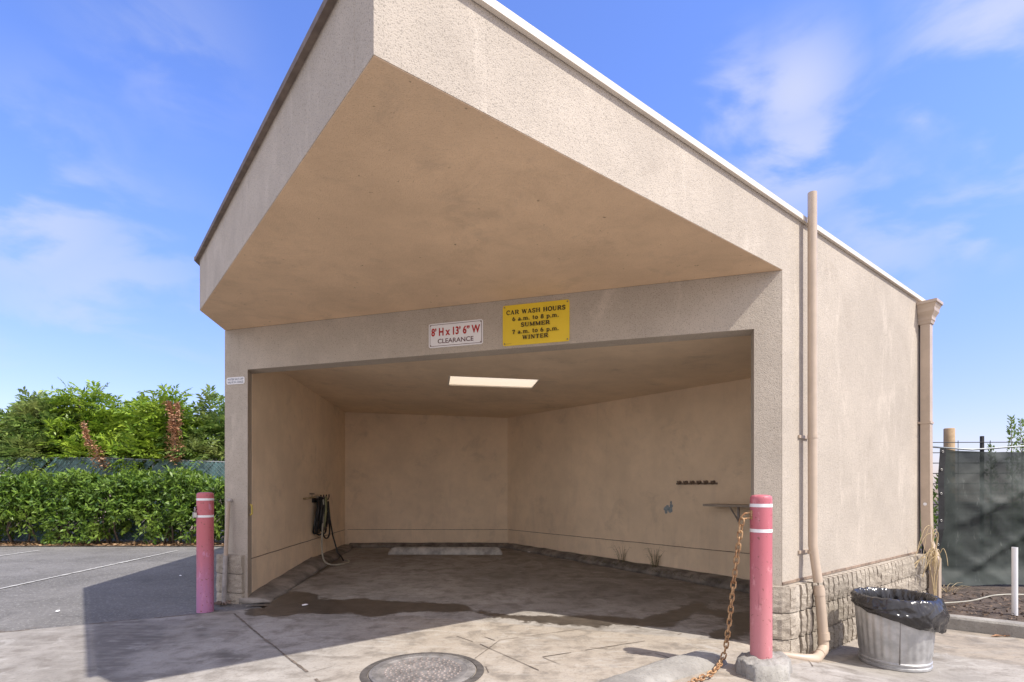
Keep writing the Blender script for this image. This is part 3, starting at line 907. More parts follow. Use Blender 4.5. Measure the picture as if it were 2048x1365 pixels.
ins = [p + (p - cs) * 0.012 + Vector((0, 0, 0.031)) for p in sk]
top = [up_to(p, ZR0 - 0.002) for p in ins]
for i in range(4):
    j = (i + 1) % 4
    shaft.quad(ins[i], ins[j], top[j], top[i])
shf = shaft.build('skylight', M['white_board'], bld)
dz = Vector((0, 0, 0.012))
MB().slab([p + (cs - p) * 0.004 + dz for p in sk], (0, 0, 0.005)).build('diffuser', M['diffuser'], shf)
fr = MB()
for i in range(4):
    j = (i + 1) % 4
    a_, b_ = sk[i], sk[j]
    ins_i, ins_j = a_ + (cs - a_) * 0.035, b_ + (cs - b_) * 0.035
    fr.add([a_ + Vector((0, 0, -0.003)), b_ + Vector((0, 0, -0.003)), ins_j + Vector((0, 0, -0.003)), ins_i + Vector((0, 0, -0.003)),
            a_ + dz * 0.8, b_ + dz * 0.8, ins_j + dz * 0.8, ins_i + dz * 0.8],
           [(0, 1, 2, 3), (2, 6, 7, 3), (0, 4, 5, 1)])
fr.build('skylight_frame', M['trim'], shf)

# metal flashing along the roof edges
def edge_strip(p, q, out, o0, o1, z0, z1):
    mb = MB()
    p3, q3, n3 = V3(p, 0), V3(q, 0), V3(out, 0)
    mb.slab([p3 + n3 * o0 + Vector((0, 0, z0)), q3 + n3 * o0 + Vector((0, 0, z0)), q3 + n3 * o0 + Vector((0, 0, z1)), p3 + n3 * o0 + Vector((0, 0, z1))], n3 * (o1 - o0))
    return mb
fp0, fp1 = along(aP) - A * 0.03, along(AE + 0.14)
edge_strip(fp0, along(0.27), NA, 0.004, 0.030, ZT - 0.014, ZT + 0.027).build('flashing', M['trim'], bld)
edge_strip(along(0.275), fp1, NA, 0.003, 0.028, ZT - 0.015, ZT + 0.026).build('flashing', M['trim'], bld)
edge_strip(PC - Bl * 0.040, PL + Bl * 0.03, Bn, 0.004, 0.036, ZT - 0.010, ZT + 0.028).build('flashing', M['trim_shade'], bld)
Cn = Vector((-Cd.y, Cd.x))
if Cn.x > 0: Cn = -Cn
edge_strip(PL - Cd * 0.0, PLb, Cn, 0.003, 0.05, ZT - 0.011, ZT + 0.027).build('flashing', M['trim_shade'], bld)

# rusty screed line low on the inner walls, and the sunlit side's
def screed(p, q, inn, z, name='weep_screed', h=0.008, t=0.008):
    mb = MB()
    d = q - p
    n = max(2, int(d.length / 0.12))
    for i in range(n):
        a0, a1 = p + d * (i / n), p + d * ((i + 1) / n)
        w = 0.003 * mnoise.noise(V3(a0 * 5, 1))
        mb.box(V3(a0 - inn * 0.005, z + w), V3(a1 - a0, 0), V3(inn * (t + 0.005), 0), (0, 0, h))
    return mb.build(name, M['screed'], bld)
screed(wall_left(5.69), wall_left(9.8), Lin, 0.437)
screed(BL + Vector((0.05, 0)), BR, Vector((0, -1)), 0.437)
screed(wall_right(0.03), wall_right(5.4), -A, 0.437)
screed(along(0.0), along(AE), NA, 0.463, h=0.02, t=0.008)

# rough block base: fluted on the sunlit side, plain on the piers
def rough_slab(mb, o, ax, az, out, nx, nz, depth, amp, seed):
    """a block face with a broken surface: o corner on the wall, ax/az edge vectors, out unit vector"""
    o, ax, az, out = Vector(o), Vector(ax), Vector(az), Vector(out)
    vs, fs = [], []
    for j in range(nz + 1):
        for i in range(nx + 1):
            p = o + ax * (i / nx) + az * (j / nz)
            e = min(i, nx - i, 2) / 2.0 if nx > 2 else (0.6 if i in (0, nx) else 1)
            e2 = min(j, nz - j, 2) / 2.0
            k = (0.72 + 0.28 * min(1, e)) * (0.85 + 0.15 * min(1, e2))
            dd = depth * k + amp * mnoise.fractal(p * 22 + Vector((seed, 0, 0)), 1.0, 2.0, 3)
            vs.append(p + out * dd)
    n1 = len(vs)
    for j in range(nz):
        for i in range(nx):
            a0 = j * (nx + 1) + i
            fs.append((a0, a0 + 1, a0 + nx + 2, a0 + nx + 1))
    # returns to the wall
    rim = [i for i in range(nx + 1)] + [(j + 1) * (nx + 1) - 1 for j in range(1, nz + 1)] + [nz * (nx + 1) + i for i in range(nx - 1, -1, -1)] + [j * (nx + 1) for j in range(nz - 1, 0, -1)]
    base = []
    for r in rim:
        p = o + ax * ((r % (nx + 1)) / nx) + az * ((r // (nx + 1)) / nz)
        base.append(p); vs.append(p - out * 0.01)
    for k in range(len(rim)):
        l = (k + 1) % len(rim)
        fs.append((rim[l], rim[k], n1 + k, n1 + l))
    if ax.cross(az).dot(out) < 0:
        fs = [tuple(reversed(f)) for f in fs]
    mb.add(vs, fs)
base = MB()
a0 = 0.0
zc = [(0.258, 0.455), (0.056, 0.252), (-0.146, 0.050), (-0.35, -0.152)]
for ci, (z0, z1) in enumerate(zc):
    base.box(V3(along(-0.05, 0.0), z0), A3 * (AE - 0.05 + 0.05), NA3 * 0.026, (0, 0, z1 - z0))
    a = 0.165
    k = 0
    while a < AE - 0.06:
        w = 0.066 + 0.012 * mnoise.noise(Vector((a * 7, ci * 3.3, 0)))
        rough_slab(base, V3(along(a, 0.029), z0 + 0.001), A3 * w, Vector((0, 0, z1 - z0 - 0.002)), NA3, 4, 9, 0.064, 0.008, ci * 10 + k)
        a += 0.1005
        k += 1
    # corner block, turned face towards the bay front
    rough_slab(base, V3(along(0.002, 0.029), z0 + 0.001), A3 * 0.145, Vector((0, 0, z1 - z0 - 0.002)), NA3, 6, 9, 0.05, 0.010, ci * 10 + 77)
bo = base.build('block_base', M['block'], bld)
pier = MB()
for ci, (z0, z1) in enumerate(zc):
    rough_slab(pier, V3(front(-0.045, 0.01), z0 + 0.001), Fd3 * 0.235, Vector((0, 0, z1 - z0 - 0.002)), Fn3, 8, 9, 0.055, 0.010, ci * 5 + 3)
pier.build('block_base', M['block'], bld)
pier = MB()
for ci, (z0, z1) in enumerate([(0.308, 0.503), (0.108, 0.304), (-0.1, 0.104)]):
    rough_slab(pier, V3(front(sL + 0.07, 0.01), z0 + 0.001), -Fd3 * 0.33, Vector((0, 0, z1 - z0 - 0.003)), Fn3, 12, 9, 0.05, 0.010, ci * 7 + 2)
    rough_slab(pier, V3(FL + Vector((-0.012, 0.0)), z0 + 0.001), V3(Cd * 4.4, 0), Vector((0, 0, z1 - z0 - 0.003)), V3(Cn, 0), 60, 6, 0.05, 0.010, ci * 7 + 5)
pier.build('block_base', M['block_dark'] if 'block_dark' in M else M['block'], bld)

# ------------------------------------------------------------------ signs
def flat_mesh(polys, name, mt, parent, org, right, out):
    """polys: lists of (x, y) in the sign's plane; each a hair above the one before"""
    mb = MB()
    up = Vector((0, 0, 1))
    for i, pl in enumerate(polys):
        ar = sum(pl[k][0] * pl[(k + 1) % len(pl)][1] - pl[(k + 1) % len(pl)][0] * pl[k][1] for k in range(len(pl)))
        if ar < 0: pl = pl[::-1]
        mb.add([org + right * x + up * y + out * (i * 0.00002) for x, y in pl], [tuple(range(len(pl)))])
    return mb.build(name, mt, parent)

def font_mesh(text, name, mt, parent, org, right, out, size_w, size_h, bold=0.0):
    """built-in sans lettering fitted into a box size_w x size_h whose lower left corner is org"""
    cu = bpy.data.curves.new(name, 'FONT')
    cu.body = text
    cu.offset = bold
    cu.resolution_u = 3
    t = bpy.data.objects.new(name, cu)
    COL.objects.link(t)
    bpy.context.view_layer.update()
    me = bpy.data.meshes.new_from_object(t.evaluated_get(bpy.context.evaluated_depsgraph_get()))
    bpy.data.objects.remove(t)
    co = np.empty(len(me.vertices) * 3); me.vertices.foreach_get('co', co); co = co.reshape(-1, 3)
    mn, mx = co.min(0), co.max(0)
    sx, sy = size_w / (mx[0] - mn[0]), size_h / (mx[1] - mn[1])
    off = wloc(parent)
    res = []
    for p in co:
        q = org + right * ((p[0] - mn[0]) * sx) + Vector((0, 0, 1)) * ((p[1] - mn[1]) * sy) - off
        res += [q.x, q.y, q.z]
    me.vertices.foreach_set('co', res)
    me.update()
    me.name = name
    o = bpy.data.objects.new(name, me); COL.objects.link(o); o.parent = parent
    me.materials.clear(); me.materials.append(mt)
    return o

def arc(cx, cy, rx, ry, a0, a1, n=14):
    return [(cx + rx * math.cos(math.radians(a0 + (a1 - a0) * i / n)), cy + ry * math.sin(math.radians(a0 + (a1 - a0) * i / n))) for i in range(n + 1)]
# slab-serif capitals: (width, [(stroke width, polyline)...], [(serif x, y, half width)...])
SL = {
 'C': (0.80, [(.15, arc(.42, .5, .34, .46, 45, 315)), (.09, [(.72, .98), (.72, .68)])], []),
 'A': (0.92, [(.08, [(.14, .02), (.44, .96)]), (.17, [(.44, .96), (.76, .02)]), (.08, [(.24, .32), (.66, .32)])], [(.14, .04, .15), (.76, .04, .16), (.42, .95, .1)]),
 'R': (0.92, [(.17, [(.2, 0), (.2, 1)]), (.08, [(.2, .95), (.5, .95)]), (.08, [(.2, .5), (.5, .5)]), (.15, arc(.48, .725, .24, .225, 90, -90, 8)), (.16, [(.46, .5), (.78, .04)])], [(.2, .04, .17), (.2, .96, .17), (.82, .04, .12)]),
 'W': (1.22, [(.16, [(.16, .98), (.38, .02)]), (.08, [(.38, .02), (.6, .98)]), (.16, [(.6, .98), (.84, .02)]), (.08, [(.84, .02), (1.06, .98)])], [(.16, .96, .15), (.6, .96, .12), (1.06, .96, .14)]),
 'S': (0.72, [(.15, arc(.36, .73, .24, .22, 30, 270, 10)), (.15, arc(.36, .27, .26, .23, 90, -150, 10)), (.08, [(.64, .97), (.64, .72)]), (.08, [(.08, .03), (.08, .3)])], []),
 'H': (0.98, [(.17, [(.22, 0), (.22, 1)]), (.17, [(.76, 0), (.76, 1)]), (.09, [(.22, .5), (.76, .5)])], [(.22, .04, .18), (.22, .96, .18), (.76, .04, .18), (.76, .96, .18)]),
 'O': (0.88, [(.15, arc(.44, .5, .35, .46, 0, 360, 22))], []),
 'U': (0.94, [(.16, [(.2, 1), (.2, .34)]), (.11, arc(.47, .34, .27, .3, 180, 360, 12)), (.09, [(.74, .34), (.74, 1)])], [(.2, .96, .18), (.74, .96, .15)]),
 'M': (1.12, [(.09, [(.18, 0), (.18, .96)]), (.16, [(.18, .98), (.55, .06)]), (.08, [(.55, .06), (.9, .98)]), (.17, [(.92, 0), (.92, 1)])], [(.18, .04, .14), (.14, .96, .12), (.92, .04, .17), (.96, .96, .13)]),
 'E': (0.82, [(.17, [(.22, 0), (.22, 1)]), (.09, [(.2, .955), (.72, .955)]), (.09, [(.22, .5), (.54, .5)]), (.09, [(.2, .045), (.74, .045)]), (.08, [(.7, .98), (.7, .72)]), (.08, [(.72, .02), (.72, .3)]), (.08, [(.54, .62), (.54, .38)])], [(.16, .04, .12), (.16, .96, .12)]),
 'I': (0.46, [(.17, [(.23, 0), (.23, 1)])], [(.23, .04, .19), (.23, .96, .19)]),
 'N': (0.98, [(.08, [(.2, 0), (.2, .96)]), (.16, [(.2, .97), (.76, .04)]), (.08, [(.78, .02), (.78, 1)])], [(.2, .04, .15), (.16, .96, .12), (.78, .96, .15)]),
 'T': (0.86, [(.17, [(.43, 0), (.43, 1)]), (.09, [(.08, .955), (.78, .955)]), (.08, [(.1, .98), (.1, .7)]), (.08, [(.76, .98), (.76, .7)])], [(.43, .04, .19)]),
 '6': (0.68, [(.14, arc(.34, .3, .23, .25, 0, 360, 18)), (.13, arc(.46, .34, .35, .6, 100, 185, 8))], []),
 '8': (0.66, [(.12, arc(.33, .74, .18, .2, 0, 360, 16)), (.14, arc(.33, .28, .23, .23, 0, 360, 18))], []),
 '7': (0.66, [(.15, [(.08, .93), (.58, .93)]), (.15, [(.56, .9), (.34, .45), (.28, 0)]), (.08, [(.1, .98), (.1, .7)])], []),
 'a': (0.66, [(.13, arc(.27, .19, .18, .17, 0, 360, 14)), (.14, [(.47, .5), (.47, .04)]), (.1, arc(.3, .48, .17, .18, 0, 150, 7)), (.08, [(.47, .04), (.6, .04)])], []),
 'm': (1.12, [(.13, [(.2, 0), (.2, .68)]), (.13, [(.56, 0), (.56, .5)]), (.13, [(.92, 0), (.92, .5)]), (.11, arc(.38, .48, .18, .17, 0, 180, 8)), (.11, arc(.74, .48, .18, .17, 0, 180, 8))], [(.2, .04, .15), (.56, .04, .14), (.92, .04, .15), (.13, .65, .1)]),
 't': (0.48, [(.13, [(.2, .95), (.2, .14)]), (.08, [(.04, .65), (.4, .65)]), (.1, arc(.31, .14, .11, .1, 180, 330, 6))], []),
 'o': (0.66, [(.13, arc(.33, .34, .24, .31, 0, 360, 18))], []),
 'p': (0.74, [(.14, [(.2, -.28), (.2, .68)]), (.12, arc(.42, .34, .22, .3, 140, -140, 14))], [(.2, -.26, .16), (.14, .65, .11)]),
 '.': (0.30, [(.17, [(.13, 0), (.13, .17)])], []),
 ' ': (0.42, [], []),
}
def stroke(w, pl):
    out = []
    for i in range(len(pl) - 1):
        (x0, y0), (x1, y1) = pl[i], pl[i + 1]
        l = math.hypot(x1 - x0, y1 - y0) or 1e-6
        ex, ey = (x1 - x0) / l, (y1 - y0) / l
        nx, ny = -ey * w / 2, ex * w / 2
        g = 0.02 if len(pl) > 2 else 0.0
        out.append([(x0 - ex * g - nx, y0 - ey * g - ny), (x1 + ex * g - nx, y1 + ey * g - ny), (x1 + ex * g + nx, y1 + ey * g + ny), (x0 - ex * g + nx, y0 - ey * g + ny)])
    return out
def slab_text(text, x, y, w, h):
    tot = sum(SL[c][0] + 0.06 for c in text) - 0.06
    k = w / tot
    out, cx = [], 0.0
    for ch in text:
        wd, sts, ser = SL[ch]
        polys = []
        for sw, pl in sts: polys += stroke(sw * 1.3 + .015, pl)
        for sx, sy, hw in ser: polys.append([(sx - hw, sy - .045), (sx + hw, sy - .045), (sx + hw, sy + .045), (sx - hw, sy + .045)])
        for p in polys: out.append([(x + (cx + px) * k, y + py * h) for px, py in p])
        cx += wd + 0.06
    return out

def sign(name, label, px0, py0, px1, py1, pxb, face, gap=0.008, th=0.004):
    """a flat plate on the front wall: (px0, py0) its upper left, (px1, py1) its upper right, pxb the lower row at the left"""
    a_ = on_front(px0, py0, gap); b_ = on_front(px1, py1, gap); c_ = on_front(px0, pxb, gap)
    z1 = (a_.z + b_.z) / 2; z0 = z1 - (a_.z - c_.z)
    w = (Vector((b_.x, b_.y)) - Vector((a_.x, a_.y))).length
    right, out = -Fd3, Fn3
    t = thing(name, label, 'sign', (a_.x, a_.y, z0))
    org = Vector((a_.x, a_.y, z0))
    plate = MB()
    r = 0.02
    ol = []
    for cx, cy, s in ((w - r, r, -90), (w - r, z1 - z0 - r, 0), (r, z1 - z0 - r, 90), (r, r, 180)):
        ol += arc(cx, cy, r, r, s, s + 90, 4)
    plate.slab([org + right * x + Vector((0, 0, y)) for x, y in ol], -out * th)
    plate.build('plate', face, t)
    return t, org + out * 0.0015, right, out, w, z1 - z0

def screws(t, org, right, out, w, h, ins, r=0.006):
    for x, y in ((ins, ins), (w - ins, ins), (ins, h - ins), (w - ins, h - ins)):
        c = org + right * x + Vector((0, 0, y))
        mb = MB(); mb.tube([c - out * 0.002, c + out * 0.004], r, 10)
        mb.build('screw', M['screed'], t)

t, o_, r_, n_, w, h = sign('opening_hours_sign', 'yellow sign with black lettering giving car wash hours on the header', 1005.5, 612, 1139, 599.5, 692.5, M['sign_yellow'])
polys = []
for txt, wf, base_, hf in (("CAR WASH HOURS", .885, .765, .105), ("6 a.m. to 8 p.m.", .70, .60, .10), ("SUMMER", .435, .44, .098), ("7 a.m. to 6 p.m.", .70, .275, .10), ("WINTER", .39, .125, .10)):
    polys += slab_text(txt, w * (1 - wf) / 2, h * base_, w * wf, h * hf)
flat_mesh(polys, 'lettering', M['ink_black'], t, o_, r_, n_)
flat_mesh([[(w * .035 + i * w * .009, h * .045), (w * .035 + i * w * .009 + w * .006, h * .045), (w * .035 + i * w * .009 + w * .006, h * .052), (w * .035 + i * w * .009, h * .052)] for i in range(11)], 'small_print', M['ink_maroon'], t, o_, r_, n_)
screws(t, o_, r_, n_, w, h, 0.018)
print('yellow sign', w, h)

t, o_, r_, n_, w, h = sign('clearance_sign', "white clearance sign with red height and width figures on the header", 857.5, 648.5, 966, 639, 696.5, M['sign_white'])
bd = 0.012; bw = 0.004
flat_mesh([[(bd, bd), (w - bd, bd), (w - bd, bd + bw), (bd, bd + bw)], [(bd, h - bd - bw), (w - bd, h - bd - bw), (w - bd, h - bd), (bd, h - bd)],
           [(bd, bd), (bd + bw, bd), (bd + bw, h - bd), (bd, h - bd)], [(w - bd - bw, bd), (w - bd, bd), (w - bd, h - bd), (w - bd - bw, h - bd)]], 'border_line', M['ink_maroon'], t, o_, r_, n_)
font_mesh("8\u2019 H x 13\u2019 6\u201d W", 'lettering', M['ink_red'], t, o_ + r_ * w * .05 + Vector((0, 0, h * .47)), r_, n_, w * .90, h * .34, 0.035)
font_mesh("CLEARANCE", 'lettering', M['ink_maroon'], t, o_ + r_ * w * .17 + Vector((0, 0, h * .16)), r_, n_, w * .66, h * .19, 0.012)
screws(t, o_, r_, n_, w, h, 0.02, 0.005)

t, o_, r_, n_, w, h = sign('water_valve_sign', 'small white sign about the water shut-off valve on the left pier', 453, 755.5, 489, 754, 769.5, M['sign_white'])
font_mesh("WATER SHUT-OFF", 'lettering', M['ink_blue'], t, o_ + r_ * w * .06 + Vector((0, 0, h * .55)), r_, n_, w * .88, h * .30, 0.008)
font_mesh("VALVE IN GRASS", 'lettering', M['ink_blue'], t, o_ + r_ * w * .06 + Vector((0, 0, h * .13)), r_, n_, w * .88, h * .30, 0.008)

# ------------------------------------------------------------------ pipes on the building
vp = thing('vent_pipe', 'tall beige round pipe rising past the roof edge of the sunlit side wall', 'pipe', V3(along(0.345, 0.1), 0))
R1 = 0.034
def ap(a, u, z): return V3(along(a, u), z)
mb = MB()
mb.tube([ap(.345, .075, 3.55), ap(.345, .075, 2.0), ap(.345, .078, 0.75), ap(.342, .12, 0.46)], R1, 20)
up_ = mb.build('pipe', M['pipe'], vp); smooth_by_angle(up_)
lo = MB(); lo.tube([ap(.342, .125, 0.435), ap(.340, .155, 0.10), ap(.340, .16, -0.005)], R1 * 1.08, 20)
smooth_by_angle(lo.build('lower_pipe', M['pipe'], vp))
el = MB()
el.tube([ap(.340, .16, 0.0), ap(.335, .162, -0.035), ap(.30, .17, -0.055), ap(.22, .185, -0.062), ap(.08, .215, -0.062), ap(.02, .225, -0.055), ap(-.05, .19, -0.045), ap(-.14, .1, -0.03), ap(-.18, .05, -0.03)], [R1 * 1.1, R1 * 1.15, R1 * 1.15, R1 * 1.05, R1 * 1.05, R1 * 1.1, R1 * .95, R1 * .8, R1 * .7], 18)
smooth_by_angle(el.build('elbow', M['pipe'], vp))
for z0, rr in ((0.36, 1.22), (0.02, 1.22)):
    cpl = MB(); cpl.tube([ap(.342, .125 + (0.36 - z0) * .1, z0 + 0.055), ap(.341, .13 + (0.36 - z0) * .1, z0)], R1 * rr, 20)
    smooth_by_angle(cpl.build('coupling', M['pipe'], vp))
for f in (0.2, 0.13):
    c0 = ap(f, .19, -0.062)
    cpl = MB(); cpl.tube([c0, c0 - A3 * 0.012], R1 * 1.13, 18)
    smooth_by_angle(cpl.build('coupling', M['screed'], vp))
foot = MB(); foot.tube([ap(.03, .225, -0.06), ap(.03, .228, -0.15)], [0.03, 0.034], 14)
smooth_by_angle(foot.build('stub', M['grey_paint'], vp))
for z in (1.60, 0.68):
    st = MB()
    st.tube([ap(.345, .0765, z), ap(.345, .0765, z + 0.028)], R1 * 1.08, 20)
    st.box(ap(.345 - .085, .002, z + 0.002), A3 * 0.17, NA3 * 0.012, (0, 0, 0.024))
    smooth_by_angle(st.build('strap', M['pipe'], vp))

ds = thing('downspout', 'square beige downspout with flared leader head at far end of side wall', 'downspout', V3(along(AE, 0.06), 0))
a1 = AE - 0.085
sp = MB()
path = [(0.02, 3.10), (0.02, 1.55), (0.022, 1.0), (0.03, 0.6), (0.10, 0.40), (0.10, -0.06)]
for i in range(len(path) - 1):
    (u0, z0), (u1, z1) = path[i], path[i + 1]
    q = [ap(a1, u0, z0), ap(a1 + .105, u0, z0), ap(a1 + .105, u0 + .09, z0), ap(a1, u0 + .09, z0), ap(a1, u1, z1), ap(a1 + .105, u1, z1), ap(a1 + .105, u1 + .09, z1), ap(a1, u1 + .09, z1)]
    sp.add(q, [(0, 4, 5, 1), (1, 5, 6, 2), (2, 6, 7, 3), (3, 7, 4, 0)] + ([(0, 1, 2, 3)] if i == 0 else []) + ([(7, 6, 5, 4)] if i == len(path) - 2 else []))
o = sp.build('spout', M['pipe'], ds)
bm = bmesh.new(); bm.from_mesh(o.data); bmesh.ops.recalc_face_normals(bm, faces=bm.faces); bm.to_mesh(o.data); bm.free()
hd = MB()
prof = [(0.0, 3.06), (0.006, 3.09), (0.012, 3.10), (0.012, 3.125), (0.016, 3.14), (0.036, 3.18), (0.041, 3.19), (0.044, 3.225), (0.06, 3.265), (0.072, 3.275), (0.072, 3.305), (0.0, 3.305)]
rings = []
for e, z in prof:
    rings.append([ap(a1 - 0.006 - e, 0.004, z), ap(a1 + .111 + e * .8, 0.004, z), ap(a1 + .111 + e * .8, 0.12 + e, z), ap(a1 - 0.006 - e, 0.12 + e, z)])
vs = [p for r in rings for p in r]; fs = []
for i in range(len(rings) - 1):
    for k in range(4):
        l = (k + 1) % 4
        fs.append((i * 4 + k, i * 4 + l, (i + 1) * 4 + l, (i + 1) * 4 + k))
fs.append((3, 2, 1, 0)); n = (len(rings) - 1) * 4; fs.append((n, n + 1, n + 2, n + 3))
o = hd.add(vs, fs).build('leader_head', M['pipe'], ds)
bm = bmesh.new(); bm.from_mesh(o.data); bmesh.ops.recalc_face_normals(bm, faces=bm.faces); bm.to_mesh(o.data); bm.free()
for z in (1.93,):
    st = MB(); st.box(ap(a1 - .008, .0, z), A3 * .121, NA3 * .118, (0, 0, .025)); st.box(ap(a1 - .03, .001, z), A3 * .16, NA3 * .008, (0, 0, .025))
    st.build('strap', M['pipe'], ds)
mb = MB(); c0 = ap(a1 - .001, .065, 1.02); mb.tube([c0, c0 - A3 * .003], 0.018, 12); mb.build('sticker', M['sign_white'], ds)

cd = thing('conduit', 'thin vertical pipe fixed to the block foot of the left pier', 'pipe', V3(front(sL - 0.08, .09), 0))
s_c = sL - 0.105
def fp(s, u, z): return V3(front(s, u), z)
mb = MB(); mb.tube([fp(s_c + .01, .05, 1.06), fp(s_c + .01, .085, 0.50)], 0.02, 14)
smooth_by_angle(mb.build('upper_pipe', M['pipe'], cd))
mb = MB(); mb.tube([fp(s_c + .01, .084, 0.50), fp(s_c + .012, .088, 0.40), fp(s_c + .015, .092, 0.2), fp(s_c + .02, .1, -0.02)], 0.022, 14)
smooth_by_angle(mb.build('lower_pipe', M['grey_paint'], cd))
mb = MB(); mb.tube([fp(s_c + .01, .0, 1.07), fp(s_c + .01, .03, 1.075), fp(s_c + .01, .045, 1.06)], 0.016, 10)
smooth_by_angle(mb.build('bend', M['grey_paint'], cd))

yb = MB()
yb.tube([fp(sO1 - .004, -.03, 1.03), fp(sO1 - .02, -.035, 1.02), fp(sO1 - .022, -.035, 0.93), fp(sO1 - .004, -.03, 0.92)], 0.009, 8)
o = rebase(yb.build('cable_clip', M['yellow_bit'], None, True), fp(sO1, 0, 0.97))
tag(o, 'small yellow clip on the inner edge of the left pier', 'clip')

# ------------------------------------------------------------------ bollards
def make_bollard(loc, base_z, mt, label, R=0.0755):
    t = thing('bollard', label, 'bollard', (loc[0], loc[1], base_z), 'bollards at the bay entrance')
    H = 1.158 - base_z
    pr = [(R, -0.05), (R, H - 0.028), (R * .985, H - 0.016), (R * .93, H - 0.007), (R * .8, H - 0.001), (R * .5, H + 0.003), (0.004, H + 0.004)]
    smooth_by_angle(MB().lathe((loc[0], loc[1], base_z), pr, 48).build('post', mt, t), 60)
    for z in (1.092, 0.928):
        s = MB()
        seg = 48
        vs = [(loc[0] + (R + .0012) * math.cos(2 * math.pi * k / seg), loc[1] + (R + .0012) * math.sin(2 * math.pi * k / seg), zz) for zz in (z - .011, z + .011) for k in range(seg)]
        s.add(vs, [(k, (k + 1) % seg, seg + (k + 1) % seg, seg + k) for k in range(seg)])
        s.build('stripe', M['stripe'], t, True)
    return t, R
PB_L = Vector((-3.005, 5.30)); PB_R = Vector((1.632, 3.545))
blt, R_ = make_bollard(PB_L, 0.0, M['magenta'], 'faded red bollard turning magenta below, by the left pier, with a padlock')
brt, R_ = make_bollard(PB_R, 0.10, M['pink'], 'pink bollard standing on a rough concrete footing, with a rusty chain', 0.0675)
# staples the chain hangs from
mb = MB()
dl = Vector((-0.99, -0.12, 0))
c0 = V3(PB_R, 0) + dl * R_
mb.tube([c0 + Vector((0, 0, 1.045)), c0 + dl * .045 + Vector((0, 0, 1.04)), c0 + dl * .075 + Vector((0, 0, 1.015)), c0 + dl * .07 + Vector((0, 0, 1.0)), c0 + dl * .03 + Vector((0, 0, 1.008)), c0 + Vector((0, 0, 1.012))], 0.006, 8)
mb.box(c0 + Vector((-.006, -.012, 1.0)), (0.008, 0, 0), (0, .03, 0), (0, 0, .06))
mb.build('staple', M['rust'], brt, True)
dl2 = Vector((-0.72, -0.69, 0))
c1 = V3(PB_L, 0) + dl2 * R_
mb = MB(); mb.tube([c1 + Vector((0, 0, 1.02)) - dl2 * .01, c1 + dl2 * .022 + Vector((0, 0, 1.02)), c1 + dl2 * .026 + Vector((0, 0, 1.0)), c1 + Vector((0, 0, 0.99)) - dl2 * .01], 0.006, 8)
mb.build('staple', M['black_metal'], blt, True)
pk = thing('padlock', 'silver padlock hanging from the bollard by the left pier', 'padlock', c1 + dl2 * .03 + Vector((0, 0, .95)))
pc = c1 + dl2 * .024
sd = Vector((dl2.y, -dl2.x, 0))
mb = MB(); mb.tube([pc + sd * .014 + Vector((0, 0, .965)), pc + sd * .014 + Vector((0, 0, 1.0)), pc + sd * .008 + Vector((0, 0, 1.014)), pc - sd * .008 + Vector((0, 0, 1.014)), pc - sd * .014 + Vector((0, 0, 1.0)), pc - sd * .014 + Vector((0, 0, .965))], 0.004, 8)
mb.build('shackle', M['steel'], pk, True)
MB().slab([pc + sd * x + Vector((0, 0, .94 + y)) - dl2 * .012 for x, y in ((-.024, -.02), (-.018, -.026), (.018, -.026), (.024, -.02), (.024, .022), (.018, .028), (-.018, .028), (-.024, .022))], dl2 * .026).build('lock_body', M['steel'], pk)

# rough footing under the right bollard
ft = MB()
vs, fs = [], []
nr, ns = 14, 90
for j in range(nr + 1):
    f = j / nr
    for k in range(ns):
        th = 2 * math.pi * k / ns
        ex = 0.20 + 0.035 * mnoise.noise(Vector((math.cos(th) * 1.7, math.sin(th) * 1.7, 4)))
        ey = 0.15 + 0.03 * mnoise.noise(Vector((math.cos(th) * 1.7, math.sin(th) * 1.7, 9)))
        rr = min(1.0, f * 1.25)
        d = A * ex * math.cos(th) * rr + NA * ey * math.sin(th) * rr
        p = PB_R + NA * 0.02 + d
        z = 0.112 - 0.018 * rr ** 2 if f < 0.8 else 0.094 - (f - 0.8) / 0.2 * 0.2
        z += 0.016 * mnoise.fractal(Vector((p.x * 22, p.y * 22, f * 3)), 1, 2, 4)
        if f >= 0.8:
            d2 = d * (1 + 0.07 * (f - .8) / .2 + .16 * mnoise.fractal(Vector((p.x * 16, p.y * 16, f * 6)), 1, 2, 3))
            p = PB_R + NA * 0.02 + d2
        vs.append((p.x, p.y, z))
for j in range(nr):
    for k in range(ns):
        l = (k + 1) % ns
        fs.append((j * ns + k, (j + 1) * ns + k, (j + 1) * ns + l, j * ns + l))
o = ft.add(vs, fs).build('bollard_footing', M['kerb'], None)
bm = bmesh.new(); bm.from_mesh(o.data); bmesh.ops.remove_doubles(bm, verts=bm.verts, dist=1e-4); bmesh.ops.recalc_face_normals(bm, faces=bm.faces); bm.to_mesh(o.data); bm.free()
o.data.polygons.foreach_set('use_smooth', [True] * len(o.data.polygons))
rebase(o, V3(PB_R, 0))
tag(o, 'rough broken concrete footing under the pink bollard', 'footing')

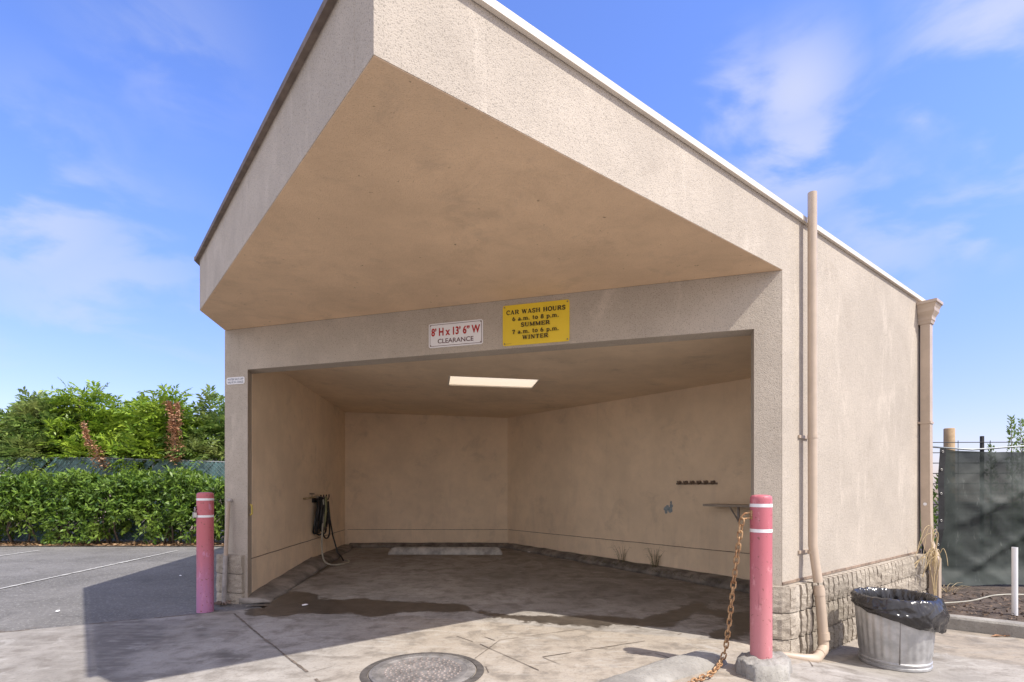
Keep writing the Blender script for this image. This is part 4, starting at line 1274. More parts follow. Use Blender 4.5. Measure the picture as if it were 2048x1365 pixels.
# ------------------------------------------------------------------ rusty chain
def link_pts(c, t, s, L=0.062, W=0.036):
    pts = []
    st = (L - W) / 2
    for k in range(8): 
        a_ = math.pi * (k / 7) - math.pi / 2
        pts.append(c + t * (st + math.cos(a_) * W / 2 * 0.86) + s * (math.sin(a_) * W / 2 * 0.86))
    for k in range(8):
        a_ = math.pi * (k / 7) + math.pi / 2
        pts.append(c + t * (-st + math.cos(a_) * W / 2 * 0.86) + s * (math.sin(a_) * W / 2 * 0.86))
    return pts
hang = c0 + dl * .066 + Vector((0, 0, 1.0))
gA = gpt(1447, 1330); gB = gpt(1425, 1356); gC = gpt(1380, 1376); gD = gpt(1300, 1440)
ctrl = [hang, hang.lerp(gA, .35) + Vector((.0, .01, -.02)), hang.lerp(gA, .7) + Vector((.0, .0, -.02)), gA + Vector((0, 0, .06)), gB + Vector((0, 0, .035)), gC + Vector((0, 0, .025)), gD + Vector((0, 0, .022))]
dense = []
for i in range(len(ctrl) - 1):
    p0_ = ctrl[max(i - 1, 0)]; p1_ = ctrl[i]; p2_ = ctrl[i + 1]; p3_ = ctrl[min(i + 2, len(ctrl) - 1)]
    for k in range(60):
        t_ = k / 60
        dense.append(0.5 * ((2 * p1_) + (p2_ - p0_) * t_ + (2 * p0_ - 5 * p1_ + 4 * p2_ - p3_) * t_ ** 2 + (3 * p1_ - p0_ - 3 * p2_ + p3_) * t_ ** 3))
chain = MB()
acc_, nxt, li = 0.0, 0.02, 0
for i in range(len(dense) - 1):
    acc_ += (dense[i + 1] - dense[i]).length
    if acc_ >= nxt:
        t_ = (dense[i + 1] - dense[i]).normalized()
        s1 = t_.cross(Vector((0.3, 1, 0.1))).normalized()
        ang = (math.pi / 2 if li % 2 else 0) + 0.5 + 0.25 * math.sin(li * 1.7)
        s_ = (Quaternion(t_, ang) @ s1)
        chain.tube(link_pts(dense[i], t_, s_, 0.060, 0.034), 0.0052, 8, closed=True)
        nxt += 0.043; li += 1
o = rebase(chain.build('chain', M['rust'], None, True), gA)
tag(o, 'rusty steel chain hanging from the pink bollard down to the ground', 'chain')

# ------------------------------------------------------------------ manhole cover
mc = Vector((0, 0, 0)); _c = gpt(846, 1343); mcx, mcy = _c.x, _c.y
MR = 0.402
mh = thing('manhole_cover', 'round grey cast iron manhole cover with raised knobs in the concrete', 'manhole cover', (mcx, mcy, 0))
def disc(mb, r0, r1, z, seg=72):
    vs = [(mcx + r * math.cos(2 * math.pi * k / seg), mcy + r * math.sin(2 * math.pi * k / seg), z) for r in (r0, r1) for k in range(seg)]
    mb.add(vs, [(k, seg + k, seg + (k + 1) % seg, (k + 1) % seg) for k in range(seg)])
smooth_by_angle(MB().lathe((mcx, mcy, 0), [(MR, -0.03), (MR, 0.003), (MR - .012, 0.006), (MR - .048, 0.006), (MR - .05, -0.004)], 72).build('rim', M['iron_dark'], mh))
smooth_by_angle(MB().lathe((mcx, mcy, 0), [(MR - .056, -0.03), (MR - .056, 0.008), (MR - .059, 0.0105), (MR - .112, 0.0105), (MR - .114, 0.0085), (MR - .116, 0.0075), (0.01, 0.0075)], 72).build('lid', M['iron'], mh))
kn_ = MB()
for ring in range(1, 8):
    rr = 0.033 * ring + 0.012
    if rr > MR - .128: break
    cnt = int(2 * math.pi * rr / 0.041)
    for k in range(cnt):
        th = 2 * math.pi * k / cnt + ring * 0.4
        c_ = Vector((mcx + rr * math.cos(th), mcy + rr * math.sin(th), 0.0072))
        u_ = Vector((math.cos(th), math.sin(th), 0)); w_ = Vector((-math.sin(th), math.cos(th), 0))
        r0_, r1_ = 0.0125, 0.0095
        sg = 8
        vs = [c_ + (u_ * math.cos(2 * math.pi * q / sg) * .8 + w_ * math.sin(2 * math.pi * q / sg)) * r0_ for q in range(sg)] + [c_ + Vector((0, 0, .005)) + (u_ * math.cos(2 * math.pi * q / sg) * .8 + w_ * math.sin(2 * math.pi * q / sg)) * r1_ for q in range(sg)]
        kn_.add(vs, [(q, (q + 1) % sg, sg + (q + 1) % sg, sg + q) for q in range(sg)] + [tuple(range(sg, 2 * sg))])
kn_.build('tread', M['iron_knob'], mh)
rw = MB()
for k in range(40):
    th = 2 * math.pi * k / 40
    if int(k / 5) % 2: continue
    c_ = Vector((mcx + (MR - .086) * math.cos(th), mcy + (MR - .086) * math.sin(th), 0.0103))
    u_ = Vector((math.cos(th), math.sin(th), 0)); w_ = Vector((-math.sin(th), math.cos(th), 0))
    rw.box(c_ - u_ * .012 - w_ * .012, u_ * .024, w_ * .006, (0, 0, .003)); rw.box(c_ + u_ * .006 - w_ * .006, u_ * .006, w_ * .016, (0, 0, .0033))
rw.build('rim_lettering', M['iron'], mh)

# ------------------------------------------------------------------ wheel stop, hose, rack, shelf inside
wz = ground_z(-1.0, 8.9)
p0_, p1_ = Vector((-2.04, 8.90)), Vector((-0.16, 8.88))
d_ = (p1_ - p0_).normalized(); b2 = Vector((-d_.y, d_.x))
secs = []
Lw = (p1_ - p0_).length
for i in range(41):
    t_ = i / 40
    p = p0_.lerp(p1_, t_)
    e = min(t_, 1 - t_) * Lw
    k = min(1, .35 + e / 0.09)
    row = []
    for y_, z_ in ((0, -.01), (0.0, .045), (.03, .105), (.05, .115), (.11, .115), (.13, .105), (.16, .045), (.16, -.01)):
        q = p + b2 * y_
        row.append((q.x, q.y, wz + z_ * k + .004 * mnoise.noise(Vector((q.x * 12, y_ * 30, z_ * 20)))))
    secs.append(row)
if (Vector(secs[0][2]) - Vector(secs[0][1])).cross(Vector(secs[1][1]) - Vector(secs[0][1])).y > 0: secs.reverse()
M['wheel_stop'] = simple('wheel_stop_concrete', (0.42, 0.40, 0.37), 0.9, 0, 0.35, 7, 0.006)
o = rebase(loft(secs).build('wheel_stop', M['wheel_stop'], None), (-1.1, 8.95, wz))
tag(o, 'grey concrete wheel stop lying across the back of the bay floor', 'wheel stop')

def LW(y, off, z): return V3(wall_left(y, off), z)
hb = thing('hose_tap', 'brass hose tap sticking out of the left inner wall', 'tap', LW(7.6, 0, 1.05))
mb = MB(); mb.tube([LW(7.55, -.01, 1.05), LW(7.55, .07, 1.055), LW(7.62, .1, 1.065), LW(7.8, .1, 1.07)], 0.013, 10); mb.build('spout', M['brass'], hb, True)
mb = MB(); mb.tube([LW(7.62, .1, 1.07), LW(7.62, .1, 1.115)], 0.006, 8); mb.tube([LW(7.59, .08, 1.118), LW(7.65, .12, 1.118)], 0.012, 8); mb.build('handle', M['screed'], hb, True)
mb = MB(); mb.tube([LW(7.8, .1, 1.07), LW(7.86, .1, 1.068)], 0.019, 12); mb.build('coupling', M['steel'], hb, True)
hg = MB()
for yy in (7.98, 8.12, 8.26, 8.40):
    hg.tube([LW(yy, -.01, 1.02), LW(yy, .11, 1.025), LW(yy, .12, 1.07), LW(yy, .118, 1.10)], 0.009, 8)
hg.box(LW(7.93, .0, .985), V3(wall_left(8.46) - wall_left(7.93), 0), (0.015, 0, 0), (0, 0, .07))
o = rebase(hg.build('hose_hanger', M['black_metal'], None, True), LW(8.2, 0, 1.0))
tag(o, 'black metal hose hanger with prongs on the left inner wall', 'hanger')
def loop(y0, y1, ztop, zbot, off, skew=0.0, n=36):
    pts = []
    for k in range(n):
        th = 2 * math.pi * k / n
        cz = (ztop + zbot) / 2; hz = (ztop - zbot) / 2
        s_ = math.sin(th); c_ = math.cos(th)
        w_ = (y1 - y0) / 2 * (0.75 + 0.25 * -s_)
        yy = (y0 + y1) / 2 + c_ * w_ + skew * (-s_ * .5 + .5)
        pts.append(LW(yy, off + .02 * math.sin(th * 2 + y0 * 9), cz + s_ * hz))
    return pts
hs = thing('coiled_hose', 'bundle of black hose looped over the hanger on the left inner wall', 'hose', LW(8.2, 0.08, 0.6))
mb = MB()
for k in range(11):
    ya = 7.86 + random.random() * .26; yb_ = ya + .16 + random.random() * .3
    mb.tube(loop(ya, yb_, 1.04 + random.random() * .03, random.choice((.46, .52, .6, .40, .68)) + random.random() * .08, .05 + .012 * k * .6, random.uniform(-.12, .16)), 0.0125, 8, closed=True)
mb.build('coils', M['rubber'], hs, True)
mb = MB()
fz_ = ground_z(-2.7, 8.0)
mb.tube([LW(7.86, .1, 1.068), LW(8.0, .13, 1.06), LW(8.16, .15, .98), LW(8.24, .16, .80), LW(8.12, .16, .62), LW(7.98, .15, .58), LW(7.93, .15, .72), LW(8.0, .16, .95)], 0.0135, 8)
mb.tube([LW(8.28, .14, 1.0), LW(8.3, .16, .72), LW(8.36, .19, .46), LW(8.40, .25, .2), LW(8.38, .32, fz_ + .05), LW(8.25, .38, fz_ + .016)], 0.0125, 8)
tr_ = [LW(8.02, .14, 1.03), LW(8.0, .15, .85), LW(7.92, .16, .62), LW(7.78, .19, .38), LW(7.70, .24, .18), LW(7.72, .33, fz_ + .03), LW(7.84, .44, fz_ + .014), LW(8.02, .50, fz_ + .014), LW(8.2, .48, fz_ + .014), LW(8.3, .40, fz_ + .014)]
def cat(ctrl, n=10):
    out = []
    for i in range(len(ctrl) - 1):
        q0, q1, q2, q3 = ctrl[max(i - 1, 0)], ctrl[i], ctrl[i + 1], ctrl[min(i + 2, len(ctrl) - 1)]
        for k in range(n):
            t_ = k / n
            out.append(0.5 * ((2 * q1) + (q2 - q0) * t_ + (2 * q0 - 5 * q1 + 4 * q2 - q3) * t_ ** 2 + (3 * q1 - q0 - 3 * q2 + q3) * t_ ** 3))
    out.append(ctrl[-1]); return out
mb.build('tail', M['rubber'], hs, True)
o = MB(); o.tube(cat(tr_), 0.0125, 8)
o = rebase(o.build('loose_hose', M['hose_grey'], None, True), LW(7.9, .3, 0.1))
tag(o, 'pale grey hose drooping from the hanger into a loop on the floor', 'hose')
o = MB(); o.tube(cat([LW(8.03, .17, 1.05), LW(8.02, .175, .9), LW(7.99, .175, .75), LW(7.98, .17, .62)]), 0.012, 8); o.tube(cat([LW(8.03, .17, 1.05), LW(8.07, .17, 1.06), LW(8.1, .165, .9), LW(8.06, .16, .7)]), 0.012, 8)
o = rebase(o.build('green_hose', M['hose_green'], None, True), LW(8.0, .17, .8))
tag(o, 'short yellowish green hose end hanging over the black coils', 'hose')

def WR(q, off, z): return V3(wall_right(q, off), z)
rk = thing('hook_rack', 'row of six small dark hooks on the right inner wall', 'hook rack', WR(3.87, 0, 1.26))
mb = MB(); mb.box(WR(3.58, .0, 1.245), WR(4.16, 0, 1.245) - WR(3.58, 0, 1.245), V3(-A * .014, 0), (0, 0, .022)); mb.build('rail', M['hook'], rk)
for k in range(6):
    q = 3.64 + k * .095
    mb = MB()
    mb.tube([WR(q, .01, 1.262), WR(q, .05, 1.25), WR(q, .075, 1.262), WR(q, .075, 1.292)], 0.0085, 8)
    mb.tube([WR(q, .012, 1.275), WR(q, .03, 1.275)], .02, 10)
    mb.build('hook', M['hook'], rk, True)

sf = thing('wall_shelf', 'narrow dusty board shelf on the right inner wall behind the pink bollard', 'shelf', WR(4.6, 0, 1.0))
mb = MB(); mb.box(WR(4.12, .0, .985), WR(5.05, 0, .985) - WR(4.12, 0, .985), V3(-A * .26, 0), (0, 0, .026)); mb.build('board', M['shelf'], sf)
for q in (4.42, 4.95):
    mb = MB(); mb.box(WR(q, .0, .80), WR(q + .022, 0, .8) - WR(q, 0, .8), V3(-A * .02, 0), (0, 0, .183)); mb.tube([WR(q + .011, .02, .82), WR(q + .011, .2, .983)], .009, 8); mb.build('bracket', M['grey_paint'], sf)

# faded blue smudge of paint on the inner wall
mb = MB()
for k in range(14):
    q = 3.49 + rng.normal() * .035; z = .95 + rng.normal() * .045
    r0 = .012 + random.random() * .02
    pts = [WR(q + math.cos(2 * math.pi * i / 9) * r0 * random.uniform(.5, 1.2), .0016 + .0002 * k, z + math.sin(2 * math.pi * i / 9) * r0 * random.uniform(.8, 1.6)) for i in range(9)]
    pts.reverse() if (pts[1] - pts[0]).cross(pts[2] - pts[0]).dot(V3(-A, 0)) < 0 else None
    mb.add(pts, [tuple(range(9))])
mb.build('paint_smudge', M['blue_stain'], bld, label='faded blue paint smudge on the inner wall')

# ------------------------------------------------------------------ bin and bag
TCp = gpt(1789, 1326); tcx, tcy = TCp.x, TCp.y
tz = ground_z(tcx, tcy)
tc_ = thing('trash_can', 'galvanised ribbed steel trash can on the pavement by the block wall', 'trash can', (tcx, tcy, tz))
seg = 216
prof = [(0.232, 0.0, 0), (0.238, 0.006, 0), (0.238, 0.022, 0), (0.231, 0.026, 0), (0.231, 0.036, 0), (0.237, 0.042, 0), (0.237, 0.052, 0), (0.232, 0.058, 0), (0.233, 0.085, 0), (0.234, 0.10, 1), (0.25, 0.30, 1), (0.262, 0.47, 1), (0.263, 0.49, 0), (0.272, 0.50, 0), (0.272, 0.515, 0), (0.262, 0.515, 0), (0.25, 0.42, 0), (0.22, 0.02, 0)]
vs, fs = [], []
for r, z, f in prof:
    for k in range(seg):
        th = 2 * math.pi * k / seg
        w_ = 0.5 + 0.5 * math.sin(th * 30)
        rr = r + f * 0.0055 * w_
        vs.append((tcx + rr * math.cos(th), tcy + rr * math.sin(th), tz + z))
for i in range(len(prof) - 1):
    for k in range(seg):
        l = (k + 1) % seg
        fs.append((i * seg + k, i * seg + l, (i + 1) * seg + l, (i + 1) * seg + k))
fs.append(tuple((len(prof) - 1) * seg + k for k in range(seg))); fs.append(tuple(range(seg - 1, -1, -1)))
smooth_by_angle(MB().add(vs, fs).build('can_body', M['galv'], tc_), 35)
for th in (-2.05, 0.9):
    mb = MB()
    for z0_, z1_ in ((0.055, 0.50),):
        r0, r1 = .2365, .266
        p = Vector((tcx + r0 * math.cos(th), tcy + r0 * math.sin(th), tz + z0_)); q = Vector((tcx + r1 * math.cos(th), tcy + r1 * math.sin(th), tz + z1_))
        mb.tube([p, q], 0.004, 6)
    mb.build('seam', M['iron'], tc_, True)
# bag: skirt folded over the rim, hanging lower towards the right, with sharp creases
bg = MB()
seg = 200
right_dir = math.atan2(-0.45, 0.9)
def bagring(rfun, zfun):
    r = []
    for k in range(seg):
        th = 2 * math.pi * k / seg
        rr, zz = rfun(th), zfun(th)
        r.append((tcx + rr * math.cos(th), tcy + rr * math.sin(th), tz + zz))
    return r
def nz(th, s, k): return mnoise.noise(Vector((math.cos(th) * s, math.sin(th) * s, k)))
def ridge(th, s, k): return (1 - min(1, abs(nz(th, s, k)) * 3.2)) ** 2
def hem(th): return 0.36 - 0.085 * math.cos(th - right_dir) + 0.024 * nz(th, 1.8, 3)
prof = []
for f in np.linspace(0, 1, 16):          # hem -> rim, outside
    def rf(th, f=f):
        low = (1 - f)
        belly = 0.030 * math.sin(math.pi * min(1, low * .85 + .05)) * (1 + .7 * math.cos(th - right_dir))
        cre = .016 * ridge(th + low * 1.1, 1.7, low * 1.6) - .014 * ridge(th - low * .9, 2.3, 3 + low * 1.2) + .004 * ridge(th + low * .5, 4.2, low * 1.5)
        gather = .008 * ridge(th, 7, 1.3) * max(0, f - .6) / .4
        return 0.279 + belly + cre * (.35 + low) + gather - (0.016 if f < .04 else 0)
    def zf(th, f=f):
        h_ = hem(th)
        return h_ + (0.528 + 0.010 * nz(th, 3, 1) - h_) * f
    prof.append(bagring(rf, zf))
for dr, dz_ in ((-.003, .008), (-.012, .012), (-.022, .006)):
    prof.append(bagring(lambda th: 0.276 + dr + .007 * ridge(th, 11, 8), lambda th: .526 + dz_ + .010 * nz(th, 5, 2) + .006 * ridge(th, 10, 4)))
for f in (0.08, .2, .35, .55, .8, 1.0):       # inside
    prof.append(bagring(lambda th: 0.250 - .05 * f - .022 * ridge(th + f * .4, 5, f * 1.5) + .012 * nz(th, 9, f * 2), lambda th: .525 - .33 * f + .01 * nz(th, 4, f)))
vs = [p for r in prof for p in r]; fs = []
for i in range(len(prof) - 1):
    for k in range(seg):
        l = (k + 1) % seg
        fs.append((i * seg + k, i * seg + l, (i + 1) * seg + l, (i + 1) * seg + k))
fs.append(tuple((len(prof) - 1) * seg + k for k in range(seg)))
o = rebase(bg.add(vs, fs).build('bin_bag', M['bag'], None, True), (tcx, tcy, tz + .4))
tag(o, 'shiny black plastic bag lining the trash can, folded over its rim', 'bin bag')

# ------------------------------------------------------------------ right side: screen fence, stub pipe, post
FY = 7.02
fx0, fx1 = 5.50, 12.5
wf = thing('wire_fence', 'black wire fence with posts behind the green screen', 'fence', (fx0, FY + .06, -0.05))
for x in (fx0 - .12, 7.0 - .86, 8.9, 10.9, 12.5):
    mb = MB(); mb.box((x, FY + .05, -.2), (.032, 0, 0), (0, .032, 0), (0, 0, 1.95 if x < 6 else 2.08)); mb.build('post', M['black_metal'], wf)
mb = MB()
z = 0.04
while z < 1.85:
    mb.tube([(fx0 - .12, FY + .045, z), (fx1, FY + .045, z + .02)], 0.0055, 6)
    z += 0.135
x = fx0 + .32
while x < fx1:
    mb.tube([(x, FY + .038, -.06), (x, FY + .038, 1.82)], 0.004, 6); x += .42
mb.build('wires', M['black_metal'], wf)
mb = MB(); mb.tube([(fx0 - .1, FY + .04, 1.742), (fx0 + .5, FY + .04, 1.70), (fx0 + 1.3, FY + .03, 1.755), (9, FY + .04, 1.79), (fx1, FY + .04, 1.77)], .011, 8); mb.build('top_rail', M['fence_metal'], wf, True)

xs = np.linspace(fx0 + .08, fx1, 230); zs = np.linspace(0, 1, 46)
vs, fs = [], []
for j, t_ in enumerate(zs):
    for i, x in enumerate(xs):
        topz = 1.745 - .115 * (1 - math.exp(-(x - fx0) * 1.6)) + .05 * mnoise.noise(Vector((x * .8, 0, 3))) + .02 * mnoise.noise(Vector((x * 3, 0, 1)))
        botz = -.03 + .05 * mnoise.noise(Vector((x * 1.3, 5, 0)))
        xx = x + (0.05 * mnoise.noise(Vector((0, t_ * 3, 2))) - .09 * (1 - t_)) * max(0, 1 - (x - fx0) * 2)
        y = FY - .02 + min(1, .12 + (x - fx0 - .08) * 2) * (.045 * mnoise.fractal(Vector((x * 1.6 + t_ * 1.9, t_ * 2.8, 0)), .8, 2, 5) - .05 * (1 - abs(mnoise.noise(Vector((x * .9 - t_ * 2.6, t_ * .8, 4)))) * 2.2) ** 3 - .03 * (1 - abs(mnoise.noise(Vector((x * 1.9 + t_ * 2.2, t_ * 1.5, 9)))) * 2) ** 3) - (.10 * (1 - t_ * 9) if t_ < .11 else 0)
        vs.append((xx, y, botz + (topz - botz) * t_))
nx = len(xs)
for j in range(len(zs) - 1):
    for i in range(nx - 1):
        a_ = j * nx + i
        fs.append((a_, a_ + 1, a_ + nx + 1, a_ + nx))
ws = thing('fence_screen', 'dark green mesh privacy screen hung on the wire fence', 'screen', (fx0, FY, 0))
MB().add(vs, fs).build('fabric', M['screen'], ws, True)
hem_ = MB()
lv = [Vector(vs[j * nx]) + Vector((0, -.004, 0)) for j in range(len(zs))]; 
for j in range(len(zs) - 1):
    hem_.quad(lv[j] - Vector((.05, 0, 0)), lv[j] + Vector((.03, 0, 0)), lv[j + 1] + Vector((.03, 0, 0)), lv[j + 1] - Vector((.05, 0, 0)))
hem_.build('hem', M['black_metal'], ws)
for j in (4, 13, 21, 30, 38, 44):
    c_ = lv[j] + Vector((-.015, -.006, 0))
    mb = MB(); mb.tube([c_ + Vector((.012 * math.cos(2 * math.pi * k / 10), 0, .012 * math.sin(2 * math.pi * k / 10))) for k in range(10)], .004, 6, closed=True); mb.build('grommet', M['steel'], ws, True)

o = MB(); o.lathe((5.86, 7.25, -.2), [(.062, 0), (.062, 2.19), (.055, 2.2)], 20)
o = o.build('wooden_post', M['wood'], None); smooth_by_angle(o, 60); rebase(o, (5.86, 7.25, -.05))
tag(o, 'round brown wooden post rising above the green screen', 'post')
sx = gpt(2029, 1236); 
zp = -.06
yp = (CH - zp) * FPX / (1232 - PY0); xp = (2029.5 - PX0) / FPX * yp
o = MB(); o.lathe((xp, yp, zp - .05), [(.0245, 0), (.0245, .05 + (CH - (1095 - PY0) / FPX * yp) - zp), (.021, .05 + (CH - (1095 - PY0) / FPX * yp) - zp), (.021, .3)], 24)
o = o.build('stub_pipe', M['pvc'], None); smooth_by_angle(o, 50); rebase(o, (xp, yp, zp))
tag(o, 'short upright white plastic pipe standing in the dirt bed', 'pipe')
o = MB(); o.tube(cat([Vector((4.45, 5.75, -.03)), Vector((4.9, 5.8, -.01)), Vector((5.3, 5.9, .035)), Vector((5.7, 5.85, .04)), Vector((6.4, 5.7, .0)), Vector((7.2, 5.6, -.04))]), .008, 8)
o = rebase(o.build('drip_tube', M['hose_grey'], None, True), (5.5, 5.8, 0))
tag(o, 'thin grey irrigation tube arching over the dirt bed', 'tube')

# ------------------------------------------------------------------ foliage
def leaves_mesh(name, P, D, N, L, W, mt, curl=0.15):
    """diamond-bladed leaves: P base points, D blade directions, N face normals, L lengths, W widths"""
    n = len(P)
    Sd = np.cross(D, N); Sd /= np.linalg.norm(Sd, axis=1, keepdims=True) + 1e-9
    L = np.asarray(L).reshape(-1, 1); W = np.asarray(W).reshape(-1, 1)
    tip = P + D * L - N * L * curl
    mid = P + D * L * .45
    a_ = mid + Sd * W / 2; b_ = mid - Sd * W / 2
    co = np.empty((n, 4, 3)); co[:, 0] = P; co[:, 1] = b_; co[:, 2] = tip; co[:, 3] = a_
    me = bpy.data.meshes.new(name)
    me.vertices.add(n * 4); me.vertices.foreach_set('co', co.ravel())
    me.loops.add(n * 4); me.loops.foreach_set('vertex_index', np.arange(n * 4, dtype=np.int32))
    me.polygons.add(n); me.polygons.foreach_set('loop_start', np.arange(0, n * 4, 4, dtype=np.int32)); me.polygons.foreach_set('loop_total', np.full(n, 4, dtype=np.int32))
    me.update(); me.validate()
    me.materials.append(mt)
    return me
def unit(v): return v / (np.linalg.norm(v, axis=1, keepdims=True) + 1e-9)
def rand_dirs(n): return unit(rng.normal(size=(n, 3)))

def whorl_foliage(name, mt, size, nw, per, leaf, seed_pts=None):
    """hedge foliage: leaf whorls through a lumpy box of the given half size, denser at the surface, centred at z = size z"""
    hx, hy, hz = size
    P, D, N = [], [], []
    q = rng.uniform(-1, 1, size=(nw * 4, 3))
    m_ = np.max(np.abs(q), axis=1)
    keepw = rng.random(len(q)) < np.clip(m_ ** 1.8, .08, 1)
    q = q[keepw][:nw]
    lump = np.array([mnoise.noise(Vector((p[0] * hx * 1.7, p[1] * 2, p[2] * hz * 1.9 + size[0] * 9))) for p in q])
    lift = np.array([mnoise.noise(Vector((p[0] * hx * 2.6, p[1] * 1.3, 7.7))) for p in q])
    c = q * np.array([hx, hy, hz]) * (1 + .30 * lump[:, None])
    c[:, 2] += hz + .14 * lift * (q[:, 2] > 0)
    drop = (q[:, 2] < -.4) & (rng.random(len(q)) < .66 + .5 * np.sin(q[:, 0] * 4 + hx * 7))
    c = c[~drop]; q = q[~drop]
    out = unit(q * np.array([.6, 1.0, .8]) + np.array([0, 0, .45]) + rng.normal(size=q.shape) * .35)
    for k in range(per):
        d = unit(out * .55 + rand_dirs(len(c)) * .9)
        n_ = unit(np.cross(d, np.cross(out, d)) + rng.normal(size=d.shape) * .25)
        P.append(c + rng.normal(size=c.shape) * .015); D.append(d); N.append(n_)
    P, D, N = map(np.concatenate, (P, D, N))
    L = leaf * rng.uniform(.6, 1.25, len(P))
    return leaves_mesh(name, P, D, N, L, L * .36, mt)

def frond_foliage(name, mt, clumps, nf, leaf, droop=.35):
    """tree foliage: feather-shaped fronds springing out of clumps [(centre, radii)]"""
    Ps, Ds, Ns, Ls = [], [], [], []
    w_ = np.array([c[1][0] * c[1][1] * c[1][2] for c in clumps]) ** .67
    w_ /= w_.sum()
    cnt = (w_ * nf).astype(int) + 1
    for (c, r), n in zip(clumps, cnt):
        u = rand_dirs(n)
        rr = rng.random(n) ** .4
        base = np.array(c) + u * np.array(r) * rr[:, None]
        ax = unit(u * np.array([1, 1, 1.0]) + np.array([0, 0, .55]) + rng.normal(size=u.shape) * .35)
        nn = unit(np.cross(ax, np.cross(np.array([[0, 0, 1.]]) + rng.normal(size=u.shape) * .4, ax)))
        sd = np.cross(ax, nn)
        fl = leaf * rng.uniform(2.2, 4.0, n)
        for k in range(6):
            t_ = (k + .6) / 6
            pos = base + ax * (fl * t_)[:, None] - np.array([0, 0, 1.]) * (fl * droop * t_ ** 2)[:, None]
            for s_ in (-1, 1):
                Ps.append(pos); Ds.append(unit(ax * .75 + sd * s_ * .85 + rng.normal(size=ax.shape) * .14 - np.array([0, 0, .18]))); Ns.append(unit(nn + rng.normal(size=nn.shape) * .25)); Ls.append(leaf * (1.1 - .45 * abs(t_ - .45)) * rng.uniform(.7, 1.2, n))
    P, D, N = map(np.concatenate, (Ps, Ds, Ns)); L = np.concatenate(Ls)
    return leaves_mesh(name, P, D, N, L, L * .34, mt)

def link(name, me, parent, loc=(0, 0, 0), rz=0.0, sc=(1, 1, 1)):
    o = bpy.data.objects.new(name, me); COL.objects.link(o)
    o.parent = parent; o.location = loc; o.rotation_euler = (0, 0, rz); o.scale = sc
    return o

# hedge of separate shrubs in front of the slatted fence
hedge_meshes = [whorl_foliage('foliage', M['leaf_hedge'], (0.74, .42, .62), 1150, 7, .112) for _ in range(4)]
HX = [(-14.8, 1.02), (-13.5, .95), (-12.25, 1.04), (-11.0, .98), (-9.8, 1.03), (-8.65, 1.0), (-7.45, 1.05), (-6.3, .98), (-5.15, 1.0)]
HL = ['', '', 'leafy green hedge shrub just beyond the left edge of the photo', 'leafy green hedge shrub cut by the left edge of the photo', 'dense leafy hedge shrub below the olive feathery tree', 'leafy hedge shrub below the dead brown branch that droops over the fence', 'leafy hedge shrub showing bare stems at its foot, left of the magenta bollard', 'leafy hedge shrub partly hidden behind the magenta bollard', 'leafy hedge shrub hidden behind the left pier of the car wash']
for i, ((x, s_), lb) in enumerate(zip(HX, HL)):
    if i < 2: continue
    t = thing('hedge_shrub', lb, 'shrub', (x, 11.55, 0), 'hedge shrubs along the slatted fence')
    link('foliage', hedge_meshes[i % 4], t, (0, -.08, .17), 0.0 if i % 2 else math.pi, (1, 1, s_ * 1.02))
    mb = MB()
    for k in range(5):
        bx, by = x + random.uniform(-.5, .5), 11.5 + random.uniform(-.15, .1)
        mb.tube([(bx, by, -.02), (bx + random.uniform(-.12, .12), by - .05, .3), (bx + random.uniform(-.3, .3), by - random.uniform(0, .2), .85)], [.022, .017, .008], 7)
    mb.build('stems', M['bark'], t, True)

# slatted chain-link fence
gf = thing('slatted_fence', 'chain link fence woven with diagonal green plastic slats behind the hedge', 'fence', (-10, 12.15, 0))
GY = 12.15
def ftop(x): return 1.88 - .03 * max(0, x + 9.5) + .02 * mnoise.noise(Vector((x * .7, 0, 0)))
for x in (-16.5, -13.7, -10.9, -8.1, -5.3, -2.5):
    mb = MB(); mb.lathe((x, GY + .06, -.1), [(.03, 0), (.03, ftop(x) + .13), (.012, ftop(x) + .16)], 14); smooth_by_angle(mb.build('fence_post', M['fence_metal'], gf), 50)
mb = MB(); mb.tube([(x, GY + .05, ftop(x) - .01) for x in np.linspace(-16.5, -2.5, 30)], .02, 10); mb.build('top_rail', M['fence_metal'], gf, True)
mb = MB()
x = -18.4
while x < -2.6:
    if random.random() > .07:
        L_ = 1.84
        x0_, x1_ = x, x + L_
        w_ = .030
        za, zb_ = .03, 1.86
        j_ = random.uniform(-.01, .01)
        # clip to the fence's ends and top
        tb = min(1.0, (ftop(x1_) - .02 - za) / (zb_ - za))
        xe = x0_ + L_ * tb; ze = za + (zb_ - za) * tb
        if xe > -16.5 and x0_ < -2.5:
            sx0, sz0 = (x0_, za)
            if sx0 < -16.5: sz0 += (-16.5 - sx0); sx0 = -16.5
            if xe > -2.5: ze -= xe + 2.5; xe = -2.5
            p, q = Vector((sx0, GY + j_, sz0)), Vector((xe, GY + random.uniform(-.008, .008), ze))
            nn = Vector((-.7071, 0, .7071)) * w_
            mb.box(p - nn, q - p, nn * 2, (0, .004, 0))
    x += .092
mb.build('slats', M['green_slat'], gf)
mb = MB()
x = -16.5
while x < -2.6:
    p, q = Vector((x, GY - .006, 1.84)), Vector((x + 1.8, GY - .006, .04))
    if q.x < -2.5: mb.tube([p, q], .0022, 4, cap=False)
    x += .088
mb.build('chain_link', M['fence_metal'], gf)

